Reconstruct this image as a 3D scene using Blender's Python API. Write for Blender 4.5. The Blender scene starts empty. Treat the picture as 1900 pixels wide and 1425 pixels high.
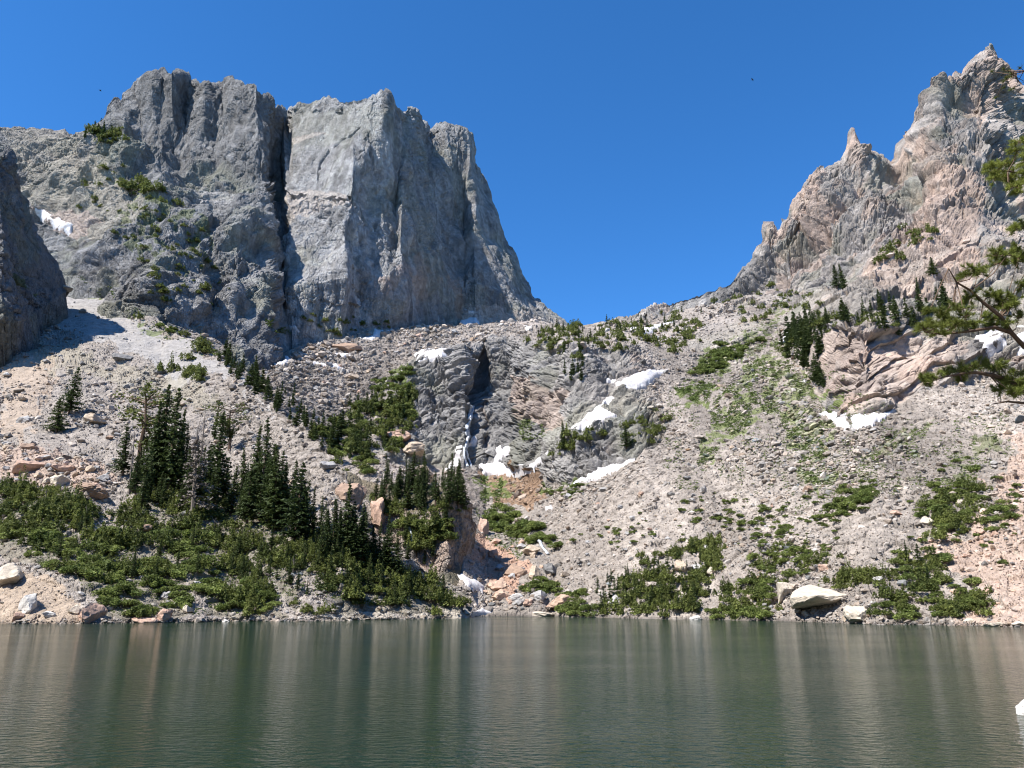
import bpy, math, random
import numpy as np
from concurrent.futures import ThreadPoolExecutor
from mathutils import Vector, Matrix

random.seed(11)
RNG = np.random.default_rng(11)
S = bpy.context.scene
COL = S.collection

# ---------------------------------------------------------------- camera, sky, sun, exposure
F, PITCH, CAMZ = 1428.0, math.radians(15.8), 3.0
cam_d = bpy.data.cameras.new('camera')
cam_d.sensor_width = 36.0
cam_d.lens = F / 1900.0 * 36.0
cam_d.clip_end = 12000
cam_d.clip_start = 0.1
cam = bpy.data.objects.new('camera', cam_d)
cam.location = (0, 0, CAMZ)
cam.rotation_euler = (math.pi / 2 + PITCH, 0, 0)
COL.objects.link(cam)
S.camera = cam
S.view_settings.view_transform = 'Standard'
S.view_settings.look = 'None'
S.view_settings.gamma = 1
S.view_settings.exposure = 1.0
S.cycles.filter_width = 1.1

SUN_AZ = math.radians(-125)      # clockwise from +Y (the view direction): left and a little behind
SUN_EL = math.radians(53)
W = bpy.data.worlds.new('World')
S.world = W
W.use_nodes = True
nt = W.node_tree
nt.nodes.clear()
wo = nt.nodes.new('ShaderNodeOutputWorld')
wb = nt.nodes.new('ShaderNodeBackground')
sk = nt.nodes.new('ShaderNodeTexSky')
sk.sky_type = 'NISHITA'
sk.sun_disc = False
sk.sun_elevation = SUN_EL
sk.sun_rotation = SUN_AZ
sk.altitude = 3100
sk.air_density = 1.0
sk.dust_density = 0.0
sk.ozone_density = 6.0
wb.inputs['Strength'].default_value = 0.13
hs = nt.nodes.new('ShaderNodeHueSaturation')
hs.inputs['Saturation'].default_value = 1.2
hs.inputs['Value'].default_value = 1.05
nt.links.new(sk.outputs[0], hs.inputs['Color'])
nt.links.new(hs.outputs[0], wb.inputs['Color'])
nt.links.new(wb.outputs[0], wo.inputs['Surface'])
sun_d = bpy.data.lights.new('sun', 'SUN')
sun_d.energy = 4.7
sun_d.angle = math.radians(0.5)
sun_d.color = (1.0, 0.95, 0.88)
sun = bpy.data.objects.new('sun', sun_d)
sv = Vector((math.sin(SUN_AZ) * math.cos(SUN_EL), math.cos(SUN_AZ) * math.cos(SUN_EL), math.sin(SUN_EL)))
sun.rotation_euler = sv.to_track_quat('Z', 'Y').to_euler()
COL.objects.link(sun)

# ---------------------------------------------------------------- camera maths
cp, sp = math.cos(PITCH), math.sin(PITCH)


def ray(px, py):
    dx = (np.asarray(px, float) - 950) / F
    dy = (712.5 - np.asarray(py, float)) / F
    return dx, cp - dy * sp, sp + dy * cp


def at(px, py, Y):
    a, b, c = ray(px, py)
    t = Y / b
    return np.stack([a * t, np.broadcast_to(Y, np.shape(t)) * 1.0, CAMZ + c * t], -1)


def kz(px, py):
    a, b, c = ray(px, py)
    return c / b


def project(V):
    x, y, z = V[..., 0], V[..., 1], V[..., 2] - CAMZ
    d = y * cp + z * sp
    u = -y * sp + z * cp
    return 950 + F * x / d, 712.5 - F * u / d, d


# ---------------------------------------------------------------- noise
U = np.uint32


def h3(i, j, k, seed):
    n = i.astype(U) * U(374761393) + j.astype(U) * U(668265263) + k.astype(U) * U(2246822519) + U((seed * 974634777 + 12345) & 0xffffffff)
    n = (n ^ (n >> U(13))) * U(1274126177)
    n = (n ^ (n >> U(15))) * U(2654435761)
    return n ^ (n >> U(16))


POOL = ThreadPoolExecutor(4)


def par(fn, Q, *a):
    """numpy work over blocks of rows on four threads"""
    if Q.ndim < 3 or Q.shape[0] < 8:
        return fn(Q.astype(np.float32), *a)
    n = max(4, int(Q.shape[0] * Q.shape[1] / 20000))
    r = list(POOL.map(lambda q: fn(q, *a), np.array_split(Q.astype(np.float32), n, axis=0)))
    if isinstance(r[0], tuple):
        return tuple(np.concatenate(x) for x in zip(*r))
    return np.concatenate(r)


def vnoise(Q, seed=0):
    I = np.floor(Q)
    f = Q - I
    I = I.astype(np.int32)
    f = f * f * f * (f * (f * 6 - 15) + 10)
    out = np.zeros(Q.shape[:-1], np.float32)
    for a in (0, 1):
        wx = f[..., 0] if a else 1 - f[..., 0]
        for b in (0, 1):
            wy = f[..., 1] if b else 1 - f[..., 1]
            for c in (0, 1):
                wz = f[..., 2] if c else 1 - f[..., 2]
                out += wx * wy * wz * (h3(I[..., 0] + a, I[..., 1] + b, I[..., 2] + c, seed) * np.float32(1 / 2147483648.0) - 1)
    return out


def fbm(Q, octv=4, seed=0, gain=0.5):
    return par(_fbm, Q, octv, seed, gain)


def _fbm(Q, octv, seed, gain):
    o, a, s = np.zeros(Q.shape[:-1], np.float32), 1.0, 0.0
    for i in range(octv):
        o += a * vnoise(Q * (2.03 ** i) + 17.3 * i, seed + i)
        s += a
        a *= gain
    return o / s * 1.6


def facets(Q, seed=0, box=False):
    """Voronoi cells, each with its own offset and tilt: flat broken rock faces. Returns height, edge distance, cell random."""
    return par(_facets, Q, seed, box)


def _facets(Q, seed, box=False):
    f4 = np.float32
    B = np.floor(Q - f4(0.5))
    Q = Q - B
    B = B.astype(np.int32)
    d1 = np.full(Q.shape[:-1], 81.0, f4)
    d2 = np.full(Q.shape[:-1], 81.0, f4)
    bm = np.zeros(Q.shape[:-1], U)
    bx, by, bz = (np.zeros(Q.shape[:-1], f4) for _ in range(3))
    k = f4(0.76 / 1023.0)
    for a in (0, 1):
        for b in (0, 1):
            for c in (0, 1):
                n = h3(B[..., 0] + a, B[..., 1] + b, B[..., 2] + c, seed)
                rx = Q[..., 0] - f4(a + 0.12) - (n & U(1023)) * k
                ry = Q[..., 1] - f4(b + 0.12) - ((n >> U(10)) & U(1023)) * k
                rz = Q[..., 2] - f4(c + 0.12) - ((n >> U(20)) & U(1023)) * k
                if box:                                      # square-jointed blocks
                    d = np.maximum(np.maximum(np.abs(rx), np.abs(rz)), np.abs(ry)) + f4(0.15) * (np.abs(rx) + np.abs(rz))
                    d = d * d
                else:
                    d = rx * rx + ry * ry + rz * rz
                near = d < d1
                d2 = np.where(near, d1, np.minimum(d2, d))
                bm = np.where(near, n, bm)
                bx, by, bz = np.where(near, rx, bx), np.where(near, ry, by), np.where(near, rz, bz)
                d1 = np.where(near, d, d1)
    m = bm * U(2654435761)
    m = (m ^ (m >> U(15))) * U(2246822519)
    m ^= m >> U(13)
    t1 = (m & U(1023)) * f4(1 / 511.5) - 1
    t2 = ((m >> U(10)) & U(1023)) * f4(1 / 511.5) - 1
    t3 = ((m >> U(20)) & U(1023)) * f4(1 / 511.5) - 1
    return 0.75 * t1 + 0.95 * (t2 * bx + t3 * bz), np.sqrt(d2) - np.sqrt(d1), ((m >> U(5)) & U(1023)) * f4(1 / 1023.0)


def shards(Q, seed=0):
    """continuous surface of flat triangular facets meeting at sharp edges (linear interpolation on a tetrahedral lattice)"""
    return par(_shards, Q, seed)


def _shards(Q, seed):
    f4 = np.float32
    B = np.floor(Q)
    f = Q - B
    B = B.astype(np.int32)
    o = np.argsort(-f, axis=-1)
    g = np.take_along_axis(f, o, -1)

    def val(I):
        return h3(I[..., 0], I[..., 1], I[..., 2], seed) * f4(1 / 2147483648.0) - 1
    r = (1 - g[..., 0]) * val(B)
    e = np.eye(3, dtype=np.int32)
    C = B + e[o[..., 0]]
    r = r + (g[..., 0] - g[..., 1]) * val(C)
    C = C + e[o[..., 1]]
    r = r + (g[..., 1] - g[..., 2]) * val(C)
    return (r + g[..., 2] * val(B + 1)).astype(f4)


def spin(Q, k):
    a, b = 0.6 + 1.9 * k, 0.35 + 1.3 * k
    ca, sa, cb, sb = math.cos(a), math.sin(a), math.cos(b), math.sin(b)
    x, y, z = Q[..., 0], Q[..., 1], Q[..., 2]
    x, y = ca * x - sa * y, sa * x + ca * y
    return np.stack([x, cb * y - sb * z, sb * y + cb * z], -1)


def pl(pts, x):
    a = np.array(pts, float)
    return np.interp(x, a[:, 0], a[:, 1])


def inpoly(px, py, poly):
    p = np.array(poly, float)
    r = np.zeros(px.shape, bool)
    j = len(p) - 1
    for i in range(len(p)):
        xi, yi, xj, yj = p[i, 0], p[i, 1], p[j, 0], p[j, 1]
        if yi != yj:
            r ^= ((yi > py) != (yj > py)) & (px < (xj - xi) * (py - yi) / (yj - yi) + xi)
        j = i
    return r


def mixc(a, b, m):
    m = np.clip(m, 0, 1)[..., None]
    return a * (1 - m) + np.asarray(b, float) * m


def sstep(a, b, x):
    t = np.clip((x - a) / (b - a), 0, 1)
    return t * t * (3 - 2 * t)


# ---------------------------------------------------------------- meshes and objects
def mesh_np(name, V, faces, mat=None, col=None, smooth=False, parent=None, link=True):
    """V (n,3); faces (m,3|4) int array"""
    me = bpy.data.meshes.new(name)
    V = np.ascontiguousarray(V, np.float32)
    Fc = np.ascontiguousarray(faces, np.int32)
    m, k = Fc.shape
    me.vertices.add(len(V))
    me.vertices.foreach_set('co', V.ravel())
    me.loops.add(m * k)
    me.loops.foreach_set('vertex_index', Fc.ravel())
    me.polygons.add(m)
    me.polygons.foreach_set('loop_start', np.arange(0, m * k, k, dtype=np.int32))
    me.update(calc_edges=True)
    if col is not None:
        at_ = me.color_attributes.new('col', 'FLOAT_COLOR', 'POINT')
        c4 = np.ones((len(V), 4), np.float32)
        c4[:, :3] = col
        at_.data.foreach_set('color', c4.ravel())
    me.polygons.foreach_set('use_smooth', np.full(m, smooth))
    if mat:
        me.materials.append(mat)
    ob = bpy.data.objects.new(name, me)
    if link:
        COL.objects.link(ob)
    if parent:
        ob.parent = parent
    return ob


def struct(o, name=None):
    o['kind'] = 'structure'
    return o


def tag(o, label, cat, group=None):
    o['label'] = label
    o['category'] = cat
    if group:
        o['group'] = group
    return o


class MB:
    """collects triangles/quads (quads kept as two triangles) with colours"""

    def __init__(self):
        self.v, self.f, self.c, self.n = [], [], [], 0

    def add(self, V, Fc, c=None):
        V = np.asarray(V, float)
        Fc = np.asarray(Fc, int)
        if Fc.shape[1] == 4:
            Fc = np.concatenate([Fc[:, [0, 1, 2]], Fc[:, [0, 2, 3]]])
        self.v.append(V)
        self.f.append(Fc + self.n)
        if c is not None:
            c = np.asarray(c, float)
            self.c.append(np.broadcast_to(c, (len(V), 3)) if c.ndim == 1 else c)
        self.n += len(V)

    def tube(self, pts, rad, sides=6, c=None):
        pts = np.asarray(pts, float)
        n = len(pts)
        rad = np.broadcast_to(np.asarray(rad, float), (n,))
        tg = np.gradient(pts, axis=0)
        tg /= np.linalg.norm(tg, axis=1)[:, None] + 1e-9
        ref = np.where(np.abs(tg[:, 2:3]) > 0.9, np.array([[1.0, 0, 0]]), np.array([[0, 0, 1.0]]))
        a = np.cross(tg, ref)
        a /= np.linalg.norm(a, axis=1)[:, None] + 1e-9
        b = np.cross(tg, a)
        ph = np.arange(sides) / sides * 2 * math.pi
        V = pts[:, None, :] + rad[:, None, None] * (a[:, None, :] * np.cos(ph)[None, :, None] + b[:, None, :] * np.sin(ph)[None, :, None])
        q = []
        for i in range(n - 1):
            for k in range(sides):
                q.append((i * sides + k, i * sides + (k + 1) % sides, (i + 1) * sides + (k + 1) % sides, (i + 1) * sides + k))
        V = V.reshape(-1, 3)
        V = np.concatenate([V, pts[-1:]])
        cap = len(V) - 1
        t = [((n - 1) * sides + k, (n - 1) * sides + (k + 1) % sides, cap) for k in range(sides)]
        self.add(V, q, c)
        self.f.append(np.array(t) + self.n - len(V))

    def build(self, name, mat, parent=None, smooth=False, link=True):
        c = np.concatenate(self.c) if self.c else None
        return mesh_np(name, np.concatenate(self.v), np.concatenate(self.f), mat, c, smooth, parent, link)


# ---------------------------------------------------------------- materials
def newmat(name):
    m = bpy.data.materials.new(name)
    m.use_nodes = True
    t = m.node_tree
    b = t.nodes['Principled BSDF']
    return m, t, b


def N(t, typ, **kw):
    n = t.nodes.new(typ)
    for k, v in kw.items():
        setattr(n, k, v)
    return n


def math_n(t, op, a, b=None):
    n = t.nodes.new('ShaderNodeMath')
    n.operation = op
    for i, x in enumerate((a, b)):
        if x is None:
            continue
        if isinstance(x, (int, float)):
            n.inputs[i].default_value = x
        else:
            t.links.new(x, n.inputs[i])
    return n.outputs[0]


def noise_n(t, vec, scale, detail=4, rough=0.6):
    n = t.nodes.new('ShaderNodeTexNoise')
    n.inputs['Scale'].default_value = scale
    n.inputs['Detail'].default_value = detail
    n.inputs['Roughness'].default_value = rough
    if vec is not None:
        t.links.new(vec, n.inputs['Vector'])
    return n.outputs['Fac']


def mulcol(t, col, fac):
    n = t.nodes.new('ShaderNodeVectorMath')
    n.operation = 'SCALE'
    t.links.new(col, n.inputs[0])
    t.links.new(fac, n.inputs['Scale'])
    return n.outputs[0]


def maprange(t, v, a, b):
    n = t.nodes.new('ShaderNodeMapRange')
    n.inputs['From Min'].default_value = 0.3
    n.inputs['From Max'].default_value = 0.7
    n.inputs['To Min'].default_value = a
    n.inputs['To Max'].default_value = b
    t.links.new(v, n.inputs['Value'])
    return n.outputs[0]


def rock_mat(name, s1=0.35, s2=2.5, bump=0.5, bdist=0.6, var=(0.72, 1.28), spec=0.15, base=None, cracks=None):
    m, t, b = newmat(name)
    geo = N(t, 'ShaderNodeNewGeometry')
    pos = geo.outputs['Position']
    if base is None:
        a = N(t, 'ShaderNodeVertexColor')
        a.layer_name = 'col'
        c = a.outputs['Color']
    else:
        r = N(t, 'ShaderNodeRGB')
        r.outputs[0].default_value = (*base, 1)
        c = r.outputs[0]
    n1 = noise_n(t, pos, s1, 6, 0.68)
    n2 = noise_n(t, pos, s2, 5, 0.7)
    f = math_n(t, 'MULTIPLY', maprange(t, n1, *var), maprange(t, n2, 0.8, 1.2))
    t.links.new(mulcol(t, c, f), b.inputs['Base Color'])
    h = math_n(t, 'ADD', math_n(t, 'MULTIPLY', n1, 1.6), math_n(t, 'MULTIPLY', n2, 0.5))
    for sc, amt in (cracks or ()):
        mp = N(t, 'ShaderNodeMapping')
        mp.inputs['Scale'].default_value = (sc, sc, sc * 0.5)
        mp.inputs['Rotation'].default_value = (0, math.radians(14), 0)
        t.links.new(pos, mp.inputs['Vector'])
        wv = N(t, 'ShaderNodeVectorMath', operation='ADD')
        nn = N(t, 'ShaderNodeTexNoise')
        nn.inputs['Scale'].default_value = 1.3
        nn.inputs['Detail'].default_value = 4
        t.links.new(mp.outputs[0], nn.inputs['Vector'])
        vs = N(t, 'ShaderNodeVectorMath', operation='SCALE')
        vs.inputs['Scale'].default_value = 0.55
        t.links.new(nn.outputs['Color'], vs.inputs[0])
        t.links.new(mp.outputs[0], wv.inputs[0])
        t.links.new(vs.outputs[0], wv.inputs[1])
        vo = N(t, 'ShaderNodeTexVoronoi', feature='DISTANCE_TO_EDGE')
        t.links.new(wv.outputs[0], vo.inputs['Vector'])
        e = math_n(t, 'MINIMUM', math_n(t, 'MULTIPLY', vo.outputs['Distance'], 9.0), 1.0)
        h = math_n(t, 'ADD', h, math_n(t, 'MULTIPLY', e, amt))
    bp = N(t, 'ShaderNodeBump')
    bp.inputs['Strength'].default_value = bump
    bp.inputs['Distance'].default_value = bdist
    t.links.new(h, bp.inputs['Height'])
    t.links.new(bp.outputs[0], b.inputs['Normal'])
    b.inputs['Roughness'].default_value = 0.9
    b.inputs['Specular IOR Level'].default_value = spec
    return m


def leaf_mat(name, c1, c2, var=(0.7, 1.3), trans=0.25):
    m, t, b = newmat(name)
    oi = N(t, 'ShaderNodeObjectInfo')
    geo = N(t, 'ShaderNodeNewGeometry')
    tc = N(t, 'ShaderNodeTexCoord')
    n = noise_n(t, tc.outputs['Object'], 0.9, 3, 0.6)
    mx = N(t, 'ShaderNodeMix', data_type='RGBA')
    mx.inputs['A'].default_value = (*c1, 1)
    mx.inputs['B'].default_value = (*c2, 1)
    f = math_n(t, 'ADD', math_n(t, 'MULTIPLY', oi.outputs['Random'], 0.55), math_n(t, 'MULTIPLY', geo.outputs['Random Per Island'], 0.45))
    t.links.new(f, mx.inputs['Factor'])
    v = maprange(t, n, *var)
    c = mulcol(t, mx.outputs['Result'], v)
    t.links.new(c, b.inputs['Base Color'])
    b.inputs['Roughness'].default_value = 0.65
    b.inputs['Specular IOR Level'].default_value = 0.25
    tr = N(t, 'ShaderNodeBsdfTranslucent')
    t.links.new(c, tr.inputs['Color'])
    ms = N(t, 'ShaderNodeMixShader')
    ms.inputs[0].default_value = trans
    out = t.nodes['Material Output']
    t.links.new(b.outputs[0], ms.inputs[1])
    t.links.new(tr.outputs[0], ms.inputs[2])
    t.links.new(ms.outputs[0], out.inputs['Surface'])
    return m


M_CLIFF = rock_mat('cliff_rock', 0.22, 1.4, 0.75, 1.2, (0.58, 1.4), cracks=((0.09, 1.2), (0.3, 0.6)))
M_TALUS = rock_mat('talus_rock', 0.5, 3.0, 0.55, 0.7, cracks=((0.16, 0.5), (0.5, 0.22)))
M_ROCK = rock_mat('boulder_rock', 0.8, 5.0, 0.5, 0.25)
M_SPRUCE = leaf_mat('spruce_needles', (0.03, 0.052, 0.016), (0.085, 0.115, 0.034), (0.5, 1.5), 0.3)
M_PINE = leaf_mat('pine_needles', (0.10, 0.135, 0.025), (0.24, 0.27, 0.06), (0.6, 1.4), 0.35)
M_SHRUB = leaf_mat('shrub_leaves', (0.06, 0.095, 0.022), (0.24, 0.28, 0.08), (0.45, 1.6), 0.38)
M_KRUMM = leaf_mat('krummholz_needles', (0.04, 0.062, 0.016), (0.20, 0.225, 0.06), (0.45, 1.6), 0.36)
M_DEAD = rock_mat('dead_wood', 3.0, 14.0, 0.4, 0.03, base=(0.19, 0.165, 0.145))
M_BARK = rock_mat('bark', 3.0, 14.0, 0.5, 0.03, base=(0.13, 0.09, 0.065))
M_GRASS = leaf_mat('grass_blades', (0.07, 0.11, 0.025), (0.14, 0.18, 0.05))

# ---------------------------------------------------------------- terrain: lofted between real ridge, cliff and shore lines
STEP = 1.5
SHORE_PTS = [(-400, 1165), (0, 1158), (200, 1157), (430, 1153), (600, 1153), (760, 1150), (865, 1146)]
SHORE_R = [(340, 1138), (800, 1140), (860, 1145), (880, 1144), (900, 1143), (1030, 1143.5), (1060, 1144.5), (1200, 1148), (1300, 1150), (1440, 1152), (1560, 1157), (1620, 1159), (1800, 1162), (2000, 1167), (2300, 1175)]


def jag1(x, amp, seed, wl=40.0):
    Q = np.stack([x / wl, np.zeros_like(x) + seed * 7.7, np.zeros_like(x)], -1)
    r = fbm(Q, 5, seed, 0.62)
    return r * amp


def loft(x0, x1, lines, step=STEP):
    px = np.arange(x0, x1 + 0.1, step)
    L = []
    for i, ln in enumerate(lines):
        if 'py' in ln:
            py = pl(ln['py'], px)
            if ln.get('wav'):
                py = py + ln['wav'] * fbm(np.stack([px / 70.0, px * 0, px * 0], -1), 2, 77)
            if ln.get('under'):                              # runs below the jagged crest, following only its broad shape
                n = ln['under']
                q = np.pad(py, n, mode='edge')
                q = np.max(np.stack([q[j:j + len(px)] for j in range(2 * n + 1)]), 0)
                q = np.pad(q, n, mode='edge')
                py = np.convolve(q, np.ones(2 * n + 1) / (2 * n + 1), 'valid') + ln['drop']
            if ln.get('jag'):
                py = py + jag1(px, pl(ln['jag'], px), 31 + i)
        if 'water' in ln:                                    # the shoreline: on the water plane
            k = kz(px, py)
            Y = -CAMZ / k
        elif 'off' in ln:                                    # relative to the previous line, in metres
            dY, dz = ln['off']
            Q = L[-1].copy()
            if ln.get('smooth'):
                n = ln['smooth']
                z = np.pad(Q[:, 2], n, mode='edge')
                mn = np.min(np.stack([z[j:j + len(px)] for j in range(0, 2 * n + 1, 2)]), 0)
                z = np.pad(mn, n, mode='edge')
                Q[:, 2] = np.convolve(z, np.ones(2 * n + 1) / (2 * n + 1), 'valid')
            g = (Q[:, 1] + dY) / Q[:, 1]
            Q[:, 0] *= g
            Q[:, 1] += dY
            Q[:, 2] += dz
            L.append(Q)
            continue
        elif 'Y' in ln:
            Y = pl(ln['Y'], px)
        else:
            s = pl(ln['s'], px)
            Yl = ln.get('Yl')
            k = kz(px, py)
            p = L[-1]
            Y = (CAMZ * -1 + p[:, 2] - s * p[:, 1]) / (k - s)
            if Yl:
                wl = 1 - sstep(720, 900, px)
                Y = Y * (1 - wl) + pl(Yl, px) * wl
            Y = np.maximum(Y, p[:, 1] + 0.2)
        L.append(at(px, py, Y))
    rows, ws = [], []
    for a in range(len(L) - 1):
        _, ya, _ = project(L[a])
        _, yb, _ = project(L[a + 1])
        far = np.median(np.linalg.norm(L[a + 1] - L[a], axis=-1) / (np.abs(L[a][:, 1]) * 3.2 / F * step))
        n = lines[a + 1].get('n') or int(np.clip(max(np.percentile(np.abs(ya - yb), 97) / step, min(far, 170)), 6, 420))
        for t in np.arange(n) / n:
            rows.append(L[a] * (1 - t) + L[a + 1] * t)
            ws.append(a + t)
    rows.append(L[-1])
    ws.append(len(L) - 1.0)
    V = np.stack(rows)                                       # (R, C, 3)
    w = np.broadcast_to(np.array(ws)[:, None], V.shape[:2])
    return V, w


def normals(V, blur=6):
    du = np.gradient(V, axis=1)
    dv = np.gradient(V, axis=0)
    n = np.cross(du, dv)
    n /= np.linalg.norm(n, axis=-1)[..., None] + 1e-9
    for ax in (0, 1):
        p = [(0, 0)] * 3
        p[ax] = (blur, blur)
        m = np.pad(n, p, mode='edge')
        cs = np.cumsum(m, axis=ax)
        if ax == 0:
            n = (cs[2 * blur:] - np.concatenate([np.zeros_like(cs[:1]), cs[:-2 * blur - 1]]))
        else:
            n = (cs[:, 2 * blur:] - np.concatenate([np.zeros_like(cs[:, :1]), cs[:, :-2 * blur - 1]], 1))
    n /= np.linalg.norm(n, axis=-1)[..., None] + 1e-9
    return n


def grid_faces(R, C):
    i = np.arange(R * C).reshape(R, C)
    return np.stack([i[:-1, :-1], i[:-1, 1:], i[1:, 1:], i[1:, :-1]], -1).reshape(-1, 4)


def turn(P, deg, stretch):
    """rock grain: coordinates turned in the X-Z plane and drawn out along the grain"""
    a = math.radians(deg)
    u = P[..., 0] * math.cos(a) + P[..., 2] * math.sin(a)
    v = -P[..., 0] * math.sin(a) + P[..., 2] * math.cos(a)
    return np.stack([u / stretch, P[..., 1], v], -1)


def boxblur(m, r):
    for ax in (0, 1):
        p = [(0, 0), (0, 0)]
        p[ax] = (r + 1, r)
        c = np.cumsum(np.pad(m, p, mode='edge'), axis=ax)
        m = (c[2 * r + 1:] - c[:-2 * r - 1]) / (2 * r + 1) if ax == 0 else (c[:, 2 * r + 1:] - c[:, :-2 * r - 1]) / (2 * r + 1)
    return m


def cliff_disp(P, Q, sizes, seed, crack=1.0, joint=1.0):
    """sum of broken-rock faces of several sizes (metres: cell, amplitude); Q the grained coordinates"""
    wob = np.stack([fbm(P / 16.0, 2, seed + 50), fbm(P / 16.0, 2, seed + 51), fbm(P / 16.0, 2, seed + 52)], -1)
    d = np.zeros(P.shape[:-1])
    for i, (cell, amp) in enumerate(sizes):
        d += 1.45 * amp * shards(spin((Q + wob * min(2.0, cell * 0.12)) / cell, i + 0.13 * seed) + 3.7 * i, seed + i * 13)
    broken = joint * np.interp(fbm(P / 30.0, 3, seed + 60), [-.35, .0, .5], [.4, .9, 1.5])
    for cell, st, ck in ((11.0, .9, 1.1), (4.6, .62, .7), (2.3, .34, .3)):   # joints: blocks standing proud of one another
        h, e, r = facets((Q + wob * 0.5) / cell + 5.1 * cell, seed + int(cell * 7), True)
        d += broken * (st * (h * .8 + (r - .5)) - crack * ck * np.exp(-e * cell * 2.2))
    return d


def talus_disp(P, seed, big=1.0):
    h1, e1, _ = facets(P / 1.5, seed)
    h2, e2, _ = facets(P / 3.6, seed + 5)
    return 0.22 * h1 - 0.12 * np.exp(-e1 * 7) + big * (0.3 * h2 - 0.15 * np.exp(-e2 * 9)) + 0.6 * fbm(P / 16.0, 4, seed + 9)


def soft(px, py, poly, w=12, seed=0, warp=14):
    """region mask with a broken edge"""
    Q = np.stack([px / 23.0, py / 23.0, np.zeros_like(px) + seed], -1)
    wx, wy = fbm(Q, 4, seed + 3, 0.65) * warp, fbm(Q + 40, 4, seed + 4, 0.65) * warp
    p = np.array(poly, float)
    x0, y0, x1, y1 = p[:, 0].min() - 40, p[:, 1].min() - 40, p[:, 0].max() + 40, p[:, 1].max() + 40
    m = np.zeros(px.shape)
    s = (px > x0) & (px < x1) & (py > y0) & (py < y1)
    if s.any():
        m[s] = inpoly((px + wx)[s], (py + wy)[s], poly)
    return m


GREY = np.array([0.30, 0.295, 0.29])
DGREY = np.array([0.20, 0.195, 0.19])
TAL = np.array([0.30, 0.266, 0.234])
PINK = np.array([0.44, 0.32, 0.25])
PALE = np.array([0.50, 0.44, 0.39])
LICH = np.array([0.25, 0.25, 0.19])
GRASSC = np.array([0.12, 0.15, 0.045])
RUST = np.array([0.24, 0.14, 0.075])
LAYERS = []


def finish(name, V0, w, d, col, mat, rockw):
    n = normals(V0)
    V = V0 + n * d[..., None]
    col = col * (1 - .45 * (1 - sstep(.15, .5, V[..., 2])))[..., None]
    R, C, _ = V.shape
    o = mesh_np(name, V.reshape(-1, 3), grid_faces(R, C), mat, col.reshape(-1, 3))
    struct(o)
    LAYERS.append(dict(V=V, V0=V0, w=w, rock=rockw, col=col, n=n))
    return o


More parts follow.
